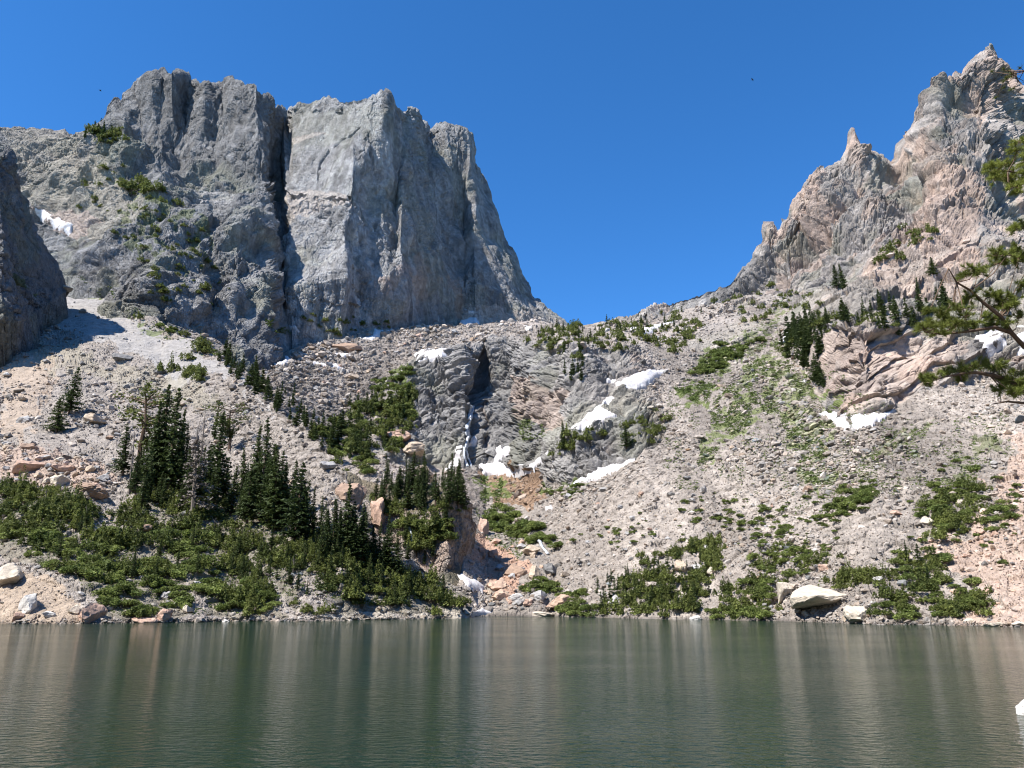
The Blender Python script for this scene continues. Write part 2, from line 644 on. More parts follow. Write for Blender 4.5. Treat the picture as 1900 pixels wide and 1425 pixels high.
# ---- 1. left talus slope, from the left shore up to the foot of the cliffs
def build_left():
    lines = [
        dict(py=SHORE_PTS, water=1, wav=.5),
        dict(py=[(-400, 1100), (0, 1050), (60, 1075), (180, 1120), (300, 1120), (430, 1120), (600, 1125), (760, 1125), (865, 1130)], s=[(-400, .45), (0, .42), (400, .5), (900, .6)]),
        dict(py=[(-400, 900), (0, 880), (200, 910), (400, 930), (560, 985), (620, 1010), (690, 1040), (780, 1070), (865, 1115)], s=[(-400, .52), (300, .5), (600, .6), (900, .7)]),
        dict(py=[(-400, 700), (0, 690), (140, 690), (300, 720), (400, 760), (520, 850), (620, 930), (690, 1000), (780, 1050), (865, 1105)], s=[(-400, .6), (300, .6), (900, .72)]),
        dict(py=[(-400, 640), (-20, 560), (20, 470), (58, 385), (95, 405), (130, 440), (170, 500), (215, 545), (270, 585), (330, 622), (400, 662), (440, 695), (480, 735), (560, 790), (620, 850), (660, 920), (690, 985), (780, 1035), (830, 1075), (865, 1098)], s=[(-400, .64), (60, .68), (300, .66), (480, .64), (700, .72), (900, .8)], jag=[(-400, 2), (300, 4), (900, 5)]),
        dict(off=(22, -16), n=10, smooth=6), dict(off=(30, -45), n=6),
    ]
    V0, w = loft(-330, 866, lines)
    under = V0[0].copy()
    under[:, 1] -= 7
    under[:, 2] -= 4
    V0 = np.concatenate([under[None], V0])
    w = np.concatenate([np.full((1, w.shape[1]), -1.0), w])
    px, py, _ = project(V0)
    P = V0
    sand = soft(px, py, [(-400, 1040), (60, 1060), (130, 1100), (150, 1160), (-400, 1170)], seed=1)
    fine = soft(px, py, [(90, 560), (60, 590), (170, 620), (260, 670), (330, 710), (380, 690), (470, 735), (520, 770), (430, 690), (330, 630), (250, 590), (170, 520)], seed=2, warp=20)
    smooth2 = soft(px, py, [(0, 700), (60, 640), (90, 700), (60, 790), (200, 790), (220, 830), (0, 840)], seed=3, warp=20)
    d = talus_disp(P, 20, 1.3) * (1 - 0.62 * np.maximum(fine, smooth2)) * (1 - 0.45 * sand)
    d += 2.2 * fbm(P / 26.0, 4, 71)
    d *= sstep(-1, 0.15, w)
    c = np.broadcast_to(TAL, V0.shape) * (0.86 + 0.28 * facets(P / 1.3, 24)[2])[..., None]
    c = mixc(c, [.33, .315, .30], fine * 0.85)
    c = mixc(c, [.37, .29, .215], sand * 0.8)
    c = mixc(c, [.46, .33, .22], soft(px, py, [(0, 640), (80, 650), (110, 690), (60, 800), (0, 830)], seed=5, warp=25) * 0.35)
    c = mixc(c, PINK, soft(px, py, [(0, 835), (60, 830), (200, 870), (215, 905), (130, 915), (0, 890)], seed=6) * 0.6)
    c = mixc(c, [.30, .27, .20], soft(px, py, [(0, 610), (120, 640), (300, 690), (420, 740), (330, 760), (170, 700), (0, 650)], seed=7, warp=25) * 0.5)
    c = mixc(c, GRASSC, soft(px, py, [(130, 505), (200, 530), (290, 595), (380, 660), (340, 650), (250, 600), (180, 560)], seed=8, warp=16) * (fbm(P / 5.0, 3, 4) > 0.1) * 0.75)
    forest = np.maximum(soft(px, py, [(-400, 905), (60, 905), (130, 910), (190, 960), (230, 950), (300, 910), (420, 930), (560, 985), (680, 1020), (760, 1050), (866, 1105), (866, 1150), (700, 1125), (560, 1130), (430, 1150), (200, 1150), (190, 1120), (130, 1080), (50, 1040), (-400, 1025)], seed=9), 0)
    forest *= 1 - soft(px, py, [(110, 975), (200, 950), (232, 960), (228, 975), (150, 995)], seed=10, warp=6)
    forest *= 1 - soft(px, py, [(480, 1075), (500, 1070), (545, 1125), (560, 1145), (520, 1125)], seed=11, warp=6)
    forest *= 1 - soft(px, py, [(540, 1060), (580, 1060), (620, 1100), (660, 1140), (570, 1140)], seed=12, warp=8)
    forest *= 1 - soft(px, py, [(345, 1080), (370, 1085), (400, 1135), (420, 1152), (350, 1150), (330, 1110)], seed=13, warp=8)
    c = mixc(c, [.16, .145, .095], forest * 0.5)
    c = mixc(c, [.45, .40, .33], soft(px, py, [(590, 1128), (700, 1120), (760, 1130), (860, 1138), (866, 1150), (590, 1156)], seed=14, warp=6) * 0.8)
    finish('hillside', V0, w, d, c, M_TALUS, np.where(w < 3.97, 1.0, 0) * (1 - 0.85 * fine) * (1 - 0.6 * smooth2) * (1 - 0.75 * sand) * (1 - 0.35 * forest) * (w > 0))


# ---- 2. valley, bench and right-hand slope up to the spires
SPIRE = [(340, 560), (480, 640), (560, 605), (700, 590), (860, 575), (960, 590), (1000, 592), (1040, 602), (1055, 608), (1100, 600), (1150, 588), (1200, 570), (1250, 560), (1300, 545), (1350, 525), (1375, 502), (1395, 480), (1410, 462), (1417, 440), (1413, 425), (1420, 413), (1435, 410), (1442, 428), (1448, 418), (1453, 406), (1460, 412), (1470, 408), (1478, 375), (1484, 362), (1490, 364), (1500, 345), (1510, 325), (1516, 310), (1525, 302), (1531, 316), (1545, 301), (1556, 298), (1563, 297), (1570, 272), (1576, 245), (1580, 237), (1585, 238), (1590, 258), (1596, 272), (1603, 284), (1615, 290), (1640, 300), (1655, 302), (1664, 297), (1670, 272), (1690, 246), (1706, 208), (1706, 175), (1712, 163), (1740, 155), (1765, 150), (1769, 128), (1776, 132), (1785, 142), (1792, 118), (1812, 96), (1828, 82), (1838, 77), (1848, 82), (1860, 100), (1872, 122), (1900, 165), (1960, 240), (2100, 420), (2300, 520)]


def build_right():
    lines = [
        dict(py=SHORE_R, water=1, wav=.4),
        dict(py=[(340, 1000), (640, 960), (860, 960), (950, 950), (1040, 930), (1200, 900), (1440, 900), (1640, 900), (1900, 900), (2300, 900)], Yl=[(340, 225), (560, 235), (700, 240), (880, 248)], s=[(340, .3), (860, .35), (950, .35), (1040, .46), (1200, .58), (1440, .62), (2300, .6)]),
        dict(py=[(340, 800), (480, 745), (560, 800), (640, 850), (700, 852), (760, 862), (830, 872), (870, 862), (940, 874), (1000, 888), (1060, 902), (1120, 880), (1180, 852), (1230, 790), (1300, 730), (1400, 650), (1440, 612), (1455, 640), (1500, 710), (1530, 762), (1580, 792), (1650, 766), (1700, 735), (1820, 700), (1900, 690), (2300, 600)], Yl=[(340, 280), (560, 290), (700, 300), (880, 314)], s=[(340, .4), (860, .42), (1060, .5), (1200, .62), (2300, .62)], jag=[(340, 3), (2300, 3)]),
        dict(py=[(340, 640), (480, 715), (520, 700), (640, 745), (700, 715), (740, 700), (770, 678), (860, 652), (920, 640), (1000, 638), (1100, 634), (1180, 640), (1240, 660), (1300, 655), (1400, 620), (1440, 604), (1475, 598), (1553, 602), (1600, 595), (1684, 602), (1765, 622), (1812, 625), (1900, 610), (2300, 540)], Yl=[(340, 320), (480, 330), (560, 350), (700, 368), (880, 360)], s=[(340, .45), (600, .5), (690, 1.0), (760, 1.5), (1060, 1.5), (1130, 1.0), (1210, .75), (1300, .62), (1430, .66), (1460, .72), (1500, .95), (1560, 1.5), (1900, 1.2), (2300, 1.0)], jag=[(340, 4), (2300, 4)]),
        dict(py=[(340, 600), (480, 680), (560, 640), (640, 625), (700, 612), (860, 602), (920, 598), (1000, 597), (1040, 603), (1100, 607), (1200, 590), (1300, 570), (1400, 545), (1450, 545), (1553, 540), (1640, 510), (1730, 510), (1800, 480), (1900, 470), (2300, 530)], Y=[(340, 350), (480, 362), (560, 412), (700, 452), (860, 520), (1000, 560), (1060, 560), (1100, 510), (1200, 450), (1300, 420), (1440, 392), (1553, 370), (1640, 350), (1730, 340), (1900, 335), (2300, 340)]),
        dict(py=SPIRE, under=13, drop=26, Y=[(340, 430), (700, 520), (860, 585), (1000, 625), (1060, 630), (1100, 545), (1200, 480), (1300, 450), (1400, 436), (1470, 440), (1500, 452), (1540, 448), (1580, 450), (1640, 446), (1700, 455), (1770, 450), (1840, 468), (1880, 490), (2300, 525)], jag=[(340, 0), (2300, 2)]),
        dict(py=SPIRE, under=4, drop=6, Y=[(340, 440), (700, 530), (860, 595), (1000, 635), (1060, 640), (1100, 555), (1200, 490), (1300, 460), (1400, 446), (1470, 450), (1500, 462), (1540, 458), (1580, 460), (1640, 458), (1700, 465), (1770, 460), (1840, 478), (1880, 500), (2300, 535)], jag=[(340, 0), (2300, 2)]),
        dict(py=SPIRE, Y=[(340, 450), (700, 540), (860, 600), (1000, 640), (1060, 640), (1100, 560), (1200, 490), (1300, 460), (1400, 450), (1580, 470), (1700, 470), (1840, 490), (2300, 540)], jag=[(340, 1), (1000, 1.5), (1350, 3.5), (1500, 6.5), (2300, 7)]),
        dict(off=(24, -10), n=12, smooth=22), dict(off=(50, -60), n=6),
    ]
    V0, w = loft(340, 2240, lines)
    under = V0[0].copy()
    under[:, 1] -= 8
    under[:, 2] -= 4
    V0 = np.concatenate([under[None], V0])
    w = np.concatenate([np.full((1, w.shape[1]), -1.0), w])
    px, py, _ = project(V0)
    P = V0
    mid = sstep(1.97, 2.05, w) * (1 - sstep(2.95, 3.1, w))
    up = sstep(4.0, 4.12, w)
    cl = mid * (sstep(690, 760, px) * (1 - sstep(1150, 1230, px)) + sstep(1475, 1535, px))
    band = soft(px, py, [(700, 850), (760, 700), (860, 650), (1000, 640), (1130, 660), (1180, 730), (1240, 780), (1180, 850), (1060, 905), (960, 890), (850, 870)], seed=21)
    band = boxblur(band, 7)
    cl = np.maximum(cl, band * (w < 3.2))
    cl = np.maximum(cl, up * sstep(1080, 1180, px))
    ledge = sstep(2.95, 3.05, w) * (1 - up) * sstep(1440, 1480, px)
    cl = np.clip(np.maximum(cl, ledge), 0, 1)
    low = soft(px, py, [(1260, 620), (1400, 540), (1480, 600), (1440, 640), (1300, 700)], seed=23) * (w > 2.9)
    cl = np.maximum(cl, low * 0.4)
    ang = np.where(w > 4, 52.0, 24.0)
    Qa = turn(P, 24, 2.4)
    Qb = turn(P, 56, 2.2)
    Qm = turn(P, 12, 1.5)
    hi = sstep(3.4, 4.2, w)[..., None]
    Q = Qa * (1 - hi) + Qb * hi
    left = (1 - sstep(1150, 1250, px))[..., None]
    Q = Q * (1 - left) + Qm * left
    dc = cliff_disp(P, Q, [(34, 3.4), (13, 2.2), (5.0, 1.15), (2.2, .55)], 300, 1.3)
    tip = 1 - 0.6 * sstep(5.0, 6.0, w)
    dspire = cliff_disp(P, turn(P, 56, 1.6), [(30, 5.0), (13, 4.0), (6, 2.2), (3.0, .8), (1.8, .3)], 380, 1.4, 1.15)
    upw = sstep(4.0, 4.3, w) * sstep(1250, 1400, px)
    dc = dc * (1 - upw) + dspire * upw
    big = cliff_disp(P, Qb, [(60, 8), (26, 3)], 340, 0.8, .2) * sstep(4.0, 4.3, w) * sstep(1330, 1460, px) * tip
    # dipping slabs: sawtooth ledges along the bedding
    s = (P[..., 2] * math.cos(math.radians(26)) - P[..., 0] * math.sin(math.radians(26)) + 1.5 * fbm(P / 12, 3, 88)) / 7.0
    saw = (s - np.floor(s))
    slab = (0.6 - saw) * 1.5 * mid * sstep(1500, 1560, px)
    s1 = (P[..., 2] * math.cos(math.radians(31)) - P[..., 0] * math.sin(math.radians(31)) + 2.5 * fbm(P / 15, 3, 84)) / 10.0
    slab += (0.6 - (s1 - np.floor(s1))) * 3.4 * ledge * sstep(1480, 1560, px)
    s2 = (P[..., 2] * math.cos(math.radians(10)) - P[..., 0] * math.sin(math.radians(10)) + 3 * fbm(P / 18, 3, 89)) / 9.0
    slab += (0.6 - (s2 - np.floor(s2))) * (0.1 + 1.1 * sstep(860, 900, py)) * band * (w < 3.1)
    bench = soft(px, py, [(480, 760), (640, 770), (700, 720), (780, 680), (900, 640), (1040, 606), (860, 575), (680, 600), (490, 680)], seed=27)
    dt = talus_disp(P * 0.9, 310, 1.4 + 1.4 * bench) * (1 + 0.5 * bench) + 1.6 * fbm(P / 40.0, 3, 77)
    d = dc * cl * (1.15 + 0.2 * up) + big + slab + dt * (1 - cl)
    d *= 1 - 0.62 * sstep(5.5, 6.1, w)
    d *= 1 - 0.8 * np.exp(-((px - 1492) / 42) ** 2) * sstep(1.9, 2.1, w) * (1 - sstep(3.2, 3.6, w))
    cove = soft(px, py, [(866, 1145), (870, 960), (960, 1000), (1040, 1050), (1000, 1145)], seed=28)
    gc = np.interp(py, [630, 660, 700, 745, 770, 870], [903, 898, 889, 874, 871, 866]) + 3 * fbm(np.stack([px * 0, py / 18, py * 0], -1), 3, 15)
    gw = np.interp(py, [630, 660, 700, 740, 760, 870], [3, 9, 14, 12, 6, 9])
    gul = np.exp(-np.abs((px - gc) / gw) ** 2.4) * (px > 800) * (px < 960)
    d -= gul * np.interp(py, [630, 660, 700, 742, 762, 860, 880], [0, 6, 13, 13, 4, 3, 0])
    d += 6.5 * np.exp(-((px - 842) / 42) ** 2 - ((py - 690) / 32) ** 2) * (w < 3.3) + 4 * np.exp(-((px - 915) / 16) ** 2 - ((py - 720) / 60) ** 2) * (w < 3.3)
    d += 3.5 * np.exp(-((px - 965) / 30) ** 2 - ((py - 700) / 40) ** 2) * (w < 3.3) - 4 * np.exp(-((px - 1025) / 9) ** 2 - ((py - 700) / 60) ** 2) * (w < 3.3)
    d *= sstep(-1, 0.1, w)
    fr = facets(P / 1.6, 44)[2]
    strk = fbm(np.stack([P[..., 0] / 9.0, P[..., 1] / 90.0, P[..., 2] / 90.0], -1), 4, 140)
    c = np.broadcast_to(TAL * [0.98, 0.97, 0.96], V0.shape) * (1 + .34 * strk)[..., None] * (0.84 + 0.3 * fr)[..., None]
    fc = facets(Q / 9.0, 45)[2]
    cr = mixc(np.broadcast_to(GREY * [1.04, .99, .93], V0.shape), PINK * .95, sstep(0.55, 0.95, fc) * 0.5 * sstep(900, 1300, px) + 0.14 * sstep(1200, 1500, px))
    cr = mixc(cr, DGREY * .9, sstep(0.05, 0.5, fbm(turn(P, 60, 3) / 20.0, 4, 61)) * 0.65)
    cr = mixc(cr, DGREY * .95, band * (w < 3.1) * np.interp(px, [1000, 1060], [.55, .42]))
    cr = mixc(cr, DGREY * [1.25, 1.15, 1.0], ledge * .6)
    cr = cr * (0.72 + 0.5 * facets(Q / 4.0, 47, True)[2])[..., None]
    cr = mixc(cr, LICH, sstep(0.15, 0.6, fbm(P / 30.0, 4, 62)) * 0.45)
    for poly, m in [([(1745, 330), (1800, 320), (1830, 380), (1810, 480), (1740, 520), (1700, 470)], .55), ([(1690, 260), (1720, 250), (1790, 330), (1730, 400), (1690, 430), (1720, 340)], .4),
                    ([(1455, 640), (1560, 600), (1800, 620), (1740, 720), (1560, 770)], .35), ([(1800, 120), (1850, 90), (1880, 170), (1820, 230), (1790, 200)], .4), ([(1560, 300), (1580, 240), (1600, 300), (1590, 330)], .4),
                    ([(1590, 500), (1640, 460), (1830, 480), (1800, 560), (1640, 560)], .35), ([(950, 690), (1060, 740), (1050, 800), (960, 790)], .4), ([(900, 780), (925, 775), (920, 820), (890, 850)], .3), ([(1470, 380), (1520, 310), (1545, 420), (1480, 440)], .5)]:
        cr = mixc(cr, PINK * 1.05, soft(px, py, poly, seed=int(m * 100), warp=16) * m)
    cr = cr * (1 - .17 * sstep(3.9, 4.3, w) * sstep(1250, 1400, px))[..., None] * (0.85 + .3 * facets(Q / 16.0, 48)[2])[..., None]
    c = c * (1 - cl[..., None]) + cr * cl[..., None]
    redr = soft(px, py, [(1905, 780), (1830, 900), (1880, 940), (1740, 1000), (1700, 1030), (1850, 1090), (1700, 1165), (2300, 1165), (2300, 760)], seed=31, warp=30)
    c = mixc(c, PINK * 1.05, redr * 0.62)
    c = mixc(c, [.47, .28, .19], soft(px, py, [(880, 990), (930, 1010), (990, 1050), (960, 1120), (900, 1090), (870, 1040)], seed=32) * 0.65)
    c = mixc(c, RUST, soft(px, py, [(890, 880), (1000, 880), (1020, 920), (985, 950), (920, 935)], seed=33) * 0.7)
    gn = fbm(P / 3.0, 4, 34)
    for poly, thr, a, gc in [([(870, 880), (930, 890), (960, 920), (900, 940)], -.2, .9, 1), ([(1005, 915), (1060, 895), (1090, 900), (1060, 925)], -.3, .9, 1), ([(1250, 720), (1330, 710), (1310, 745), (1270, 745)], -.3, .9, 1.15),
                             ([(1290, 870), (1330, 740), (1440, 620), (1530, 790), (1560, 900), (1500, 900), (1440, 760), (1370, 800)], -.03, .75, 1.15), ([(1270, 690), (1330, 645), (1400, 640), (1340, 690)], -.3, .8, 1),
                             ([(1520, 900), (1660, 800), (1730, 790), (1700, 850)], .25, .6, 1), ([(690, 720), (760, 680), (770, 690), (710, 730)], -.3, .9, 1), ([(1480, 690), (1560, 740), (1540, 760), (1500, 720)], -.1, .9, 1.1),
                             ([(1660, 900), (1840, 800), (1860, 830), (1800, 900)], .2, .6, .9), ([(1290, 700), (1400, 605), (1470, 540), (1430, 640)], .05, .7, 1), ([(960, 790), (1000, 770), (1015, 810), (970, 820)], -.2, .7, 1)]:
        c = mixc(c, GRASSC * gc, soft(px, py, poly, seed=int(abs(thr) * 100) + len(poly), warp=22) * (gn > thr) * a)
    c = mixc(c, [.46, .40, .36], soft(px, py, [(860, 600), (960, 575), (1045, 606), (900, 606)], seed=36) * 0.6)
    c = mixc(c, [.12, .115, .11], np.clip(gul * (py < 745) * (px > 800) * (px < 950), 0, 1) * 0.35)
    rk = (1 - cl) * (w > 0.02) * (w < 4.6) * (1 + 1.2 * bench)
    finish('mountainside', V0, w, d, c, M_TALUS, rk)


# ---- 3. wooded rock knoll standing between the left talus and the cove
def build_knoll():
    lines = [
        dict(py=[(560, 1040), (680, 1080), (760, 1100), (830, 1110), (862, 1100), (880, 1090)], Y=[(560, 196), (680, 186), (760, 178), (830, 176), (855, 180), (880, 205)]),
        dict(py=[(560, 990), (680, 1010), (740, 1040), (790, 1060), (830, 1060), (858, 1040), (880, 1060)], s=[(560, .8), (700, .8), (880, .8)]),
        dict(py=[(560, 900), (620, 890), (690, 945), (760, 955), (800, 955), (840, 935), (858, 930), (868, 938), (880, 1000)], s=[(560, .9), (680, 1.5), (760, 2.6), (850, 3.2), (880, 3)], jag=[(560, 4), (900, 4)]),
        dict(py=[(560, 860), (620, 870), (690, 895), (760, 900), (840, 905), (868, 925), (880, 995)], s=[(560, .5), (880, .5)], jag=[(560, 3), (900, 3)]),
        dict(off=(22, -6), n=10, smooth=5), dict(off=(14, -30), n=6)]
    V0, w = loft(560, 880, lines, 1.3)
    px, py, _ = project(V0)
    P = V0
    dc = cliff_disp(P, turn(P, 75, 1.8), [(11, 1.6), (4.5, .8), (1.9, .3)], 500)
    cl = sstep(0.8, 1.1, w) * (1 - sstep(2.0, 2.2, w))
    d = dc * (0.25 + 0.75 * cl)
    c = np.broadcast_to(GREY * [1.12, .96, .84], V0.shape)
    c = mixc(c, PINK, sstep(.45, .8, facets(turn(P, 75, 1.8) / 5, 52)[2]) * .5)
    c = mixc(c, DGREY * .8, sstep(0, .5, fbm(P / 7, 4, 55)) * .6)
    c = mixc(c, PALE * .9, soft(px, py, [(845, 940), (878, 985), (885, 1000), (860, 985)], seed=56, warp=5) * .5)
    c = mixc(c, [.10, .10, .05], (1 - cl) * .6)
    finish('knoll', V0, w, d, c, M_CLIFF, np.zeros_like(w))


# ---- 4. the big grey mountain with its north face
HTOP = [(-330, 260), (-60, 252), (0, 247), (60, 246), (110, 244), (120, 238), (130, 244), (160, 236), (180, 226), (198, 214), (203, 192), (215, 190), (228, 196), (236, 182), (255, 165), (280, 152), (310, 144), (332, 142), (345, 148), (352, 162), (362, 157), (380, 155), (388, 165), (410, 158), (440, 155), (455, 160), (475, 157), (484, 172), (500, 178), (508, 194), (520, 202), (531, 204), (537, 218), (543, 205), (558, 193), (580, 187), (600, 186), (620, 182), (640, 182), (670, 178), (705, 177), (722, 183), (745, 195), (768, 208), (776, 228), (782, 235), (805, 234), (830, 237), (843, 241), (856, 247), (874, 249), (882, 268), (886, 292), (902, 318), (910, 340), (914, 365), (917, 400), (926, 440), (934, 455), (952, 475), (962, 505), (976, 530), (988, 552), (1000, 558), (1012, 575), (1030, 592), (1045, 603), (1075, 625)]


def build_peak():
    lines = [
        dict(py=[(-330, 700), (60, 520), (130, 520), (215, 590), (330, 670), (400, 720), (470, 735), (500, 705), (560, 670), (700, 650), (860, 620), (1000, 612), (1075, 640)],
             Y=[(-330, 380), (20, 420), (60, 415), (130, 380), (215, 336), (330, 320), (365, 318), (375, 330), (420, 326), (455, 330), (500, 375), (514, 388), (519, 398), (527, 402), (534, 419), (640, 424), (700, 450), (740, 480), (780, 515), (860, 565), (900, 570), (960, 585), (1075, 620)]),
        dict(py=[(-330, 420), (60, 390), (130, 400), (215, 470), (330, 520), (400, 540), (470, 545), (530, 540), (640, 520), (760, 510), (860, 520), (930, 540), (990, 580), (1040, 606), (1075, 632)],
             Y=[(-330, 430), (20, 455), (60, 450), (130, 420), (215, 380), (290, 352), (380, 360), (392, 376), (440, 368), (490, 385), (512, 396), (518, 424), (527, 427), (534, 420), (640, 424), (655, 440), (700, 455), (745, 470), (840, 565), (862, 588), (880, 574), (930, 590), (990, 615), (1075, 630)]),
        dict(py=[(-330, 300), (60, 300), (150, 300), (215, 270), (235, 280), (270, 300), (330, 308), (400, 315), (460, 335), (520, 350), (560, 358), (640, 368), (740, 390), (820, 420), (880, 450), (930, 500), (990, 570), (1040, 604.5), (1075, 628)],
             Y=[(-330, 480), (60, 475), (150, 470), (230, 452), (330, 447), (400, 450), (440, 442), (495, 446), (503, 456), (509, 508), (521, 512), (528, 478), (600, 468), (640, 455), (655, 452), (690, 478), (735, 500), (745, 488), (760, 505), (835, 612), (862, 622), (880, 600), (930, 625), (990, 645), (1075, 640)]),
        dict(py=[(-330, 262), (60, 260), (150, 255), (215, 225), (240, 240), (300, 300), (330, 300), (360, 296), (400, 300), (460, 320), (520, 335), (560, 346), (640, 356), (740, 380), (820, 405), (880, 440), (930, 490), (990, 566), (1040, 604), (1075, 627)], n=50,
             Y=[(-330, 520), (60, 505), (150, 490), (230, 465), (262, 480), (300, 474), (318, 490), (345, 486), (372, 478), (400, 482), (440, 470), (490, 462), (503, 472), (509, 522), (521, 525), (528, 484), (600, 474), (640, 460), (655, 456), (690, 482), (735, 504), (745, 494), (760, 510), (835, 618), (862, 628), (880, 606), (930, 630), (990, 648), (1075, 642)]),
        dict(py=HTOP, Y=[(-330, 560), (60, 545), (130, 535), (190, 505), (230, 500), (262, 508), (285, 490), (300, 500), (318, 486), (345, 520), (362, 512), (380, 500), (420, 520), (440, 498), (478, 492), (500, 510), (514, 530), (526, 562), (536, 565), (543, 522), (600, 512), (690, 490), (712, 492), (776, 600), (792, 650), (830, 628), (866, 632), (900, 690), (960, 690), (1075, 655)],
             jag=[(-330, 2), (200, 3), (500, 3.5), (560, 2), (800, 2.5), (1000, 2)]),
        dict(off=(45, -8), n=10, smooth=16), dict(off=(90, -90), n=6)]
    V0, w = loft(-330, 1074, lines)
    under = np.stack([V0[0] + [0, 3 * (1 - j), -15.0 * (3 - j)] for j in range(3)])
    V0 = np.concatenate([under, V0])
    w = np.concatenate([np.zeros((3, w.shape[1])), w])
    px, py, _ = project(V0)
    P = V0
    east = sstep(505, 545, px)
    lowl = (1 - sstep(2.6, 3.1, w)) * (1 - east)
    Qv = np.stack([P[..., 0], P[..., 1], P[..., 2] / 2.6], -1)
    Ql = turn(P, 28, 1.6)
    d = cliff_disp(P, Qv, [(46, 5.5), (20, 3.2), (8.5, 1.7), (3.6, .8), (1.9, .3)], 400, 1.3, .62)
    dl = cliff_disp(P, turn(P, 78, 1.9), [(38, 7.5), (15, 4.6)], 440, 1.5, .35) + cliff_disp(P, turn(P, 24, 1.7), [(7.5, 2.2), (3.4, 1.0)], 470, 1.4, .6)
    clean = soft(px, py, [(540, 215), (690, 190), (650, 360), (525, 355)], seed=40, warp=10) + 0.6 * soft(px, py, [(530, 420), (640, 420), (680, 560), (540, 560)], seed=41, warp=14)
    clean = np.clip(clean, 0, 1)
    d = d * (1 - lowl) + dl * lowl
    d *= 1 - 0.62 * clean
    d *= 1 - sstep(4.1, 4.9, w) * np.interp(px, [480, 560], [.86, .72]) - .2 * sstep(850, 900, px)
    # pale band across the face and the curving crack
    c = np.broadcast_to(GREY, V0.shape) * (1 + .2 * (east * (px < 720)) - .28 * (1 - east) * (py < 330) - .14 * (1 - east) * (py >= 330))[..., None] * (0.78 + 0.44 * facets(Qv / 6.0, 46)[2])[..., None]  # sunlit tower face left of the arete painted lighter
    stain = fbm(np.stack([P[..., 0] / 5.0, P[..., 1] / 5.0, P[..., 2] / 60.0], -1), 4, 66)
    c = mixc(c, DGREY * .8, sstep(0.0, 0.55, stain) * 0.62)
    c = mixc(c, LICH * 1.05, sstep(0.0, .5, fbm(P / 26.0, 4, 67)) * (0.35 * east + .6 * lowl))
    c = mixc(c, PALE * 1.02, soft(px, py, [(525, 352), (560, 346), (620, 352), (680, 366), (690, 385), (620, 372), (590, 378), (560, 395), (525, 410)], seed=42, warp=9) * .75)
    c = mixc(c, PALE * 1.02, soft(px, py, [(540, 258), (585, 246), (612, 244), (575, 256), (545, 268)], seed=43, warp=4) * .7)
    c = mixc(c, PINK * .9, sstep(.1, .5, fbm(P / 22.0, 4, 68)) * soft(px, py, [(700, 480), (850, 470), (870, 580), (720, 590)], seed=44, warp=20) * .5)
    c = mixc(c, [.40, .36, .29], soft(px, py, [(50, 300), (150, 290), (240, 320), (300, 370), (200, 430), (130, 430), (60, 390)], seed=45, warp=20) * .65)
    c = mixc(c, [.52, .42, .36], soft(px, py, [(60, 380), (130, 380), (180, 390), (140, 440), (90, 420)], seed=46, warp=10) * .75)
    c = mixc(c, [.40, .36, .30], soft(px, py, [(0, 245), (200, 240), (180, 320), (40, 320)], seed=47, warp=16) * .55)
    c = mixc(c, [.42, .40, .38], soft(px, py, [(320, 310), (400, 315), (470, 350), (400, 370), (340, 340)], seed=48, warp=12) * .5)
    c = mixc(c, PALE * .95, soft(px, py, [(860, 560), (930, 560), (1045, 606), (860, 606)], seed=49, warp=10) * .7)
    c = mixc(c, GRASSC * .9, soft(px, py, [(220, 335), (300, 345), (400, 440), (380, 520), (260, 470), (190, 400)], seed=50, warp=20) * (fbm(P / 7, 3, 69) > .15) * .6)
    crk = [(588, 330), (592, 300), (606, 280), (618, 268), (630, 255), (648, 247), (668, 236)]
    a = np.array(crk, float)
    dist = np.full(px.shape, 99.0)
    for i in range(len(a) - 1):
        ab = a[i + 1] - a[i]
        t = np.clip(((px - a[i, 0]) * ab[0] + (py - a[i, 1]) * ab[1]) / (ab @ ab), 0, 1)
        dist = np.minimum(dist, np.hypot(px - a[i, 0] - t * ab[0], py - a[i, 1] - t * ab[1]))
    jit = fbm(np.stack([px / 9, py / 9, px * 0], -1), 3, 92)
    d -= np.clip(2.2 + 3.5 * jit, 0, 4) * np.exp(-((dist + 2.5 * jit) / 1.9) ** 2)
    finish('mountain', V0, w, d, c, M_CLIFF, np.zeros_like(w))


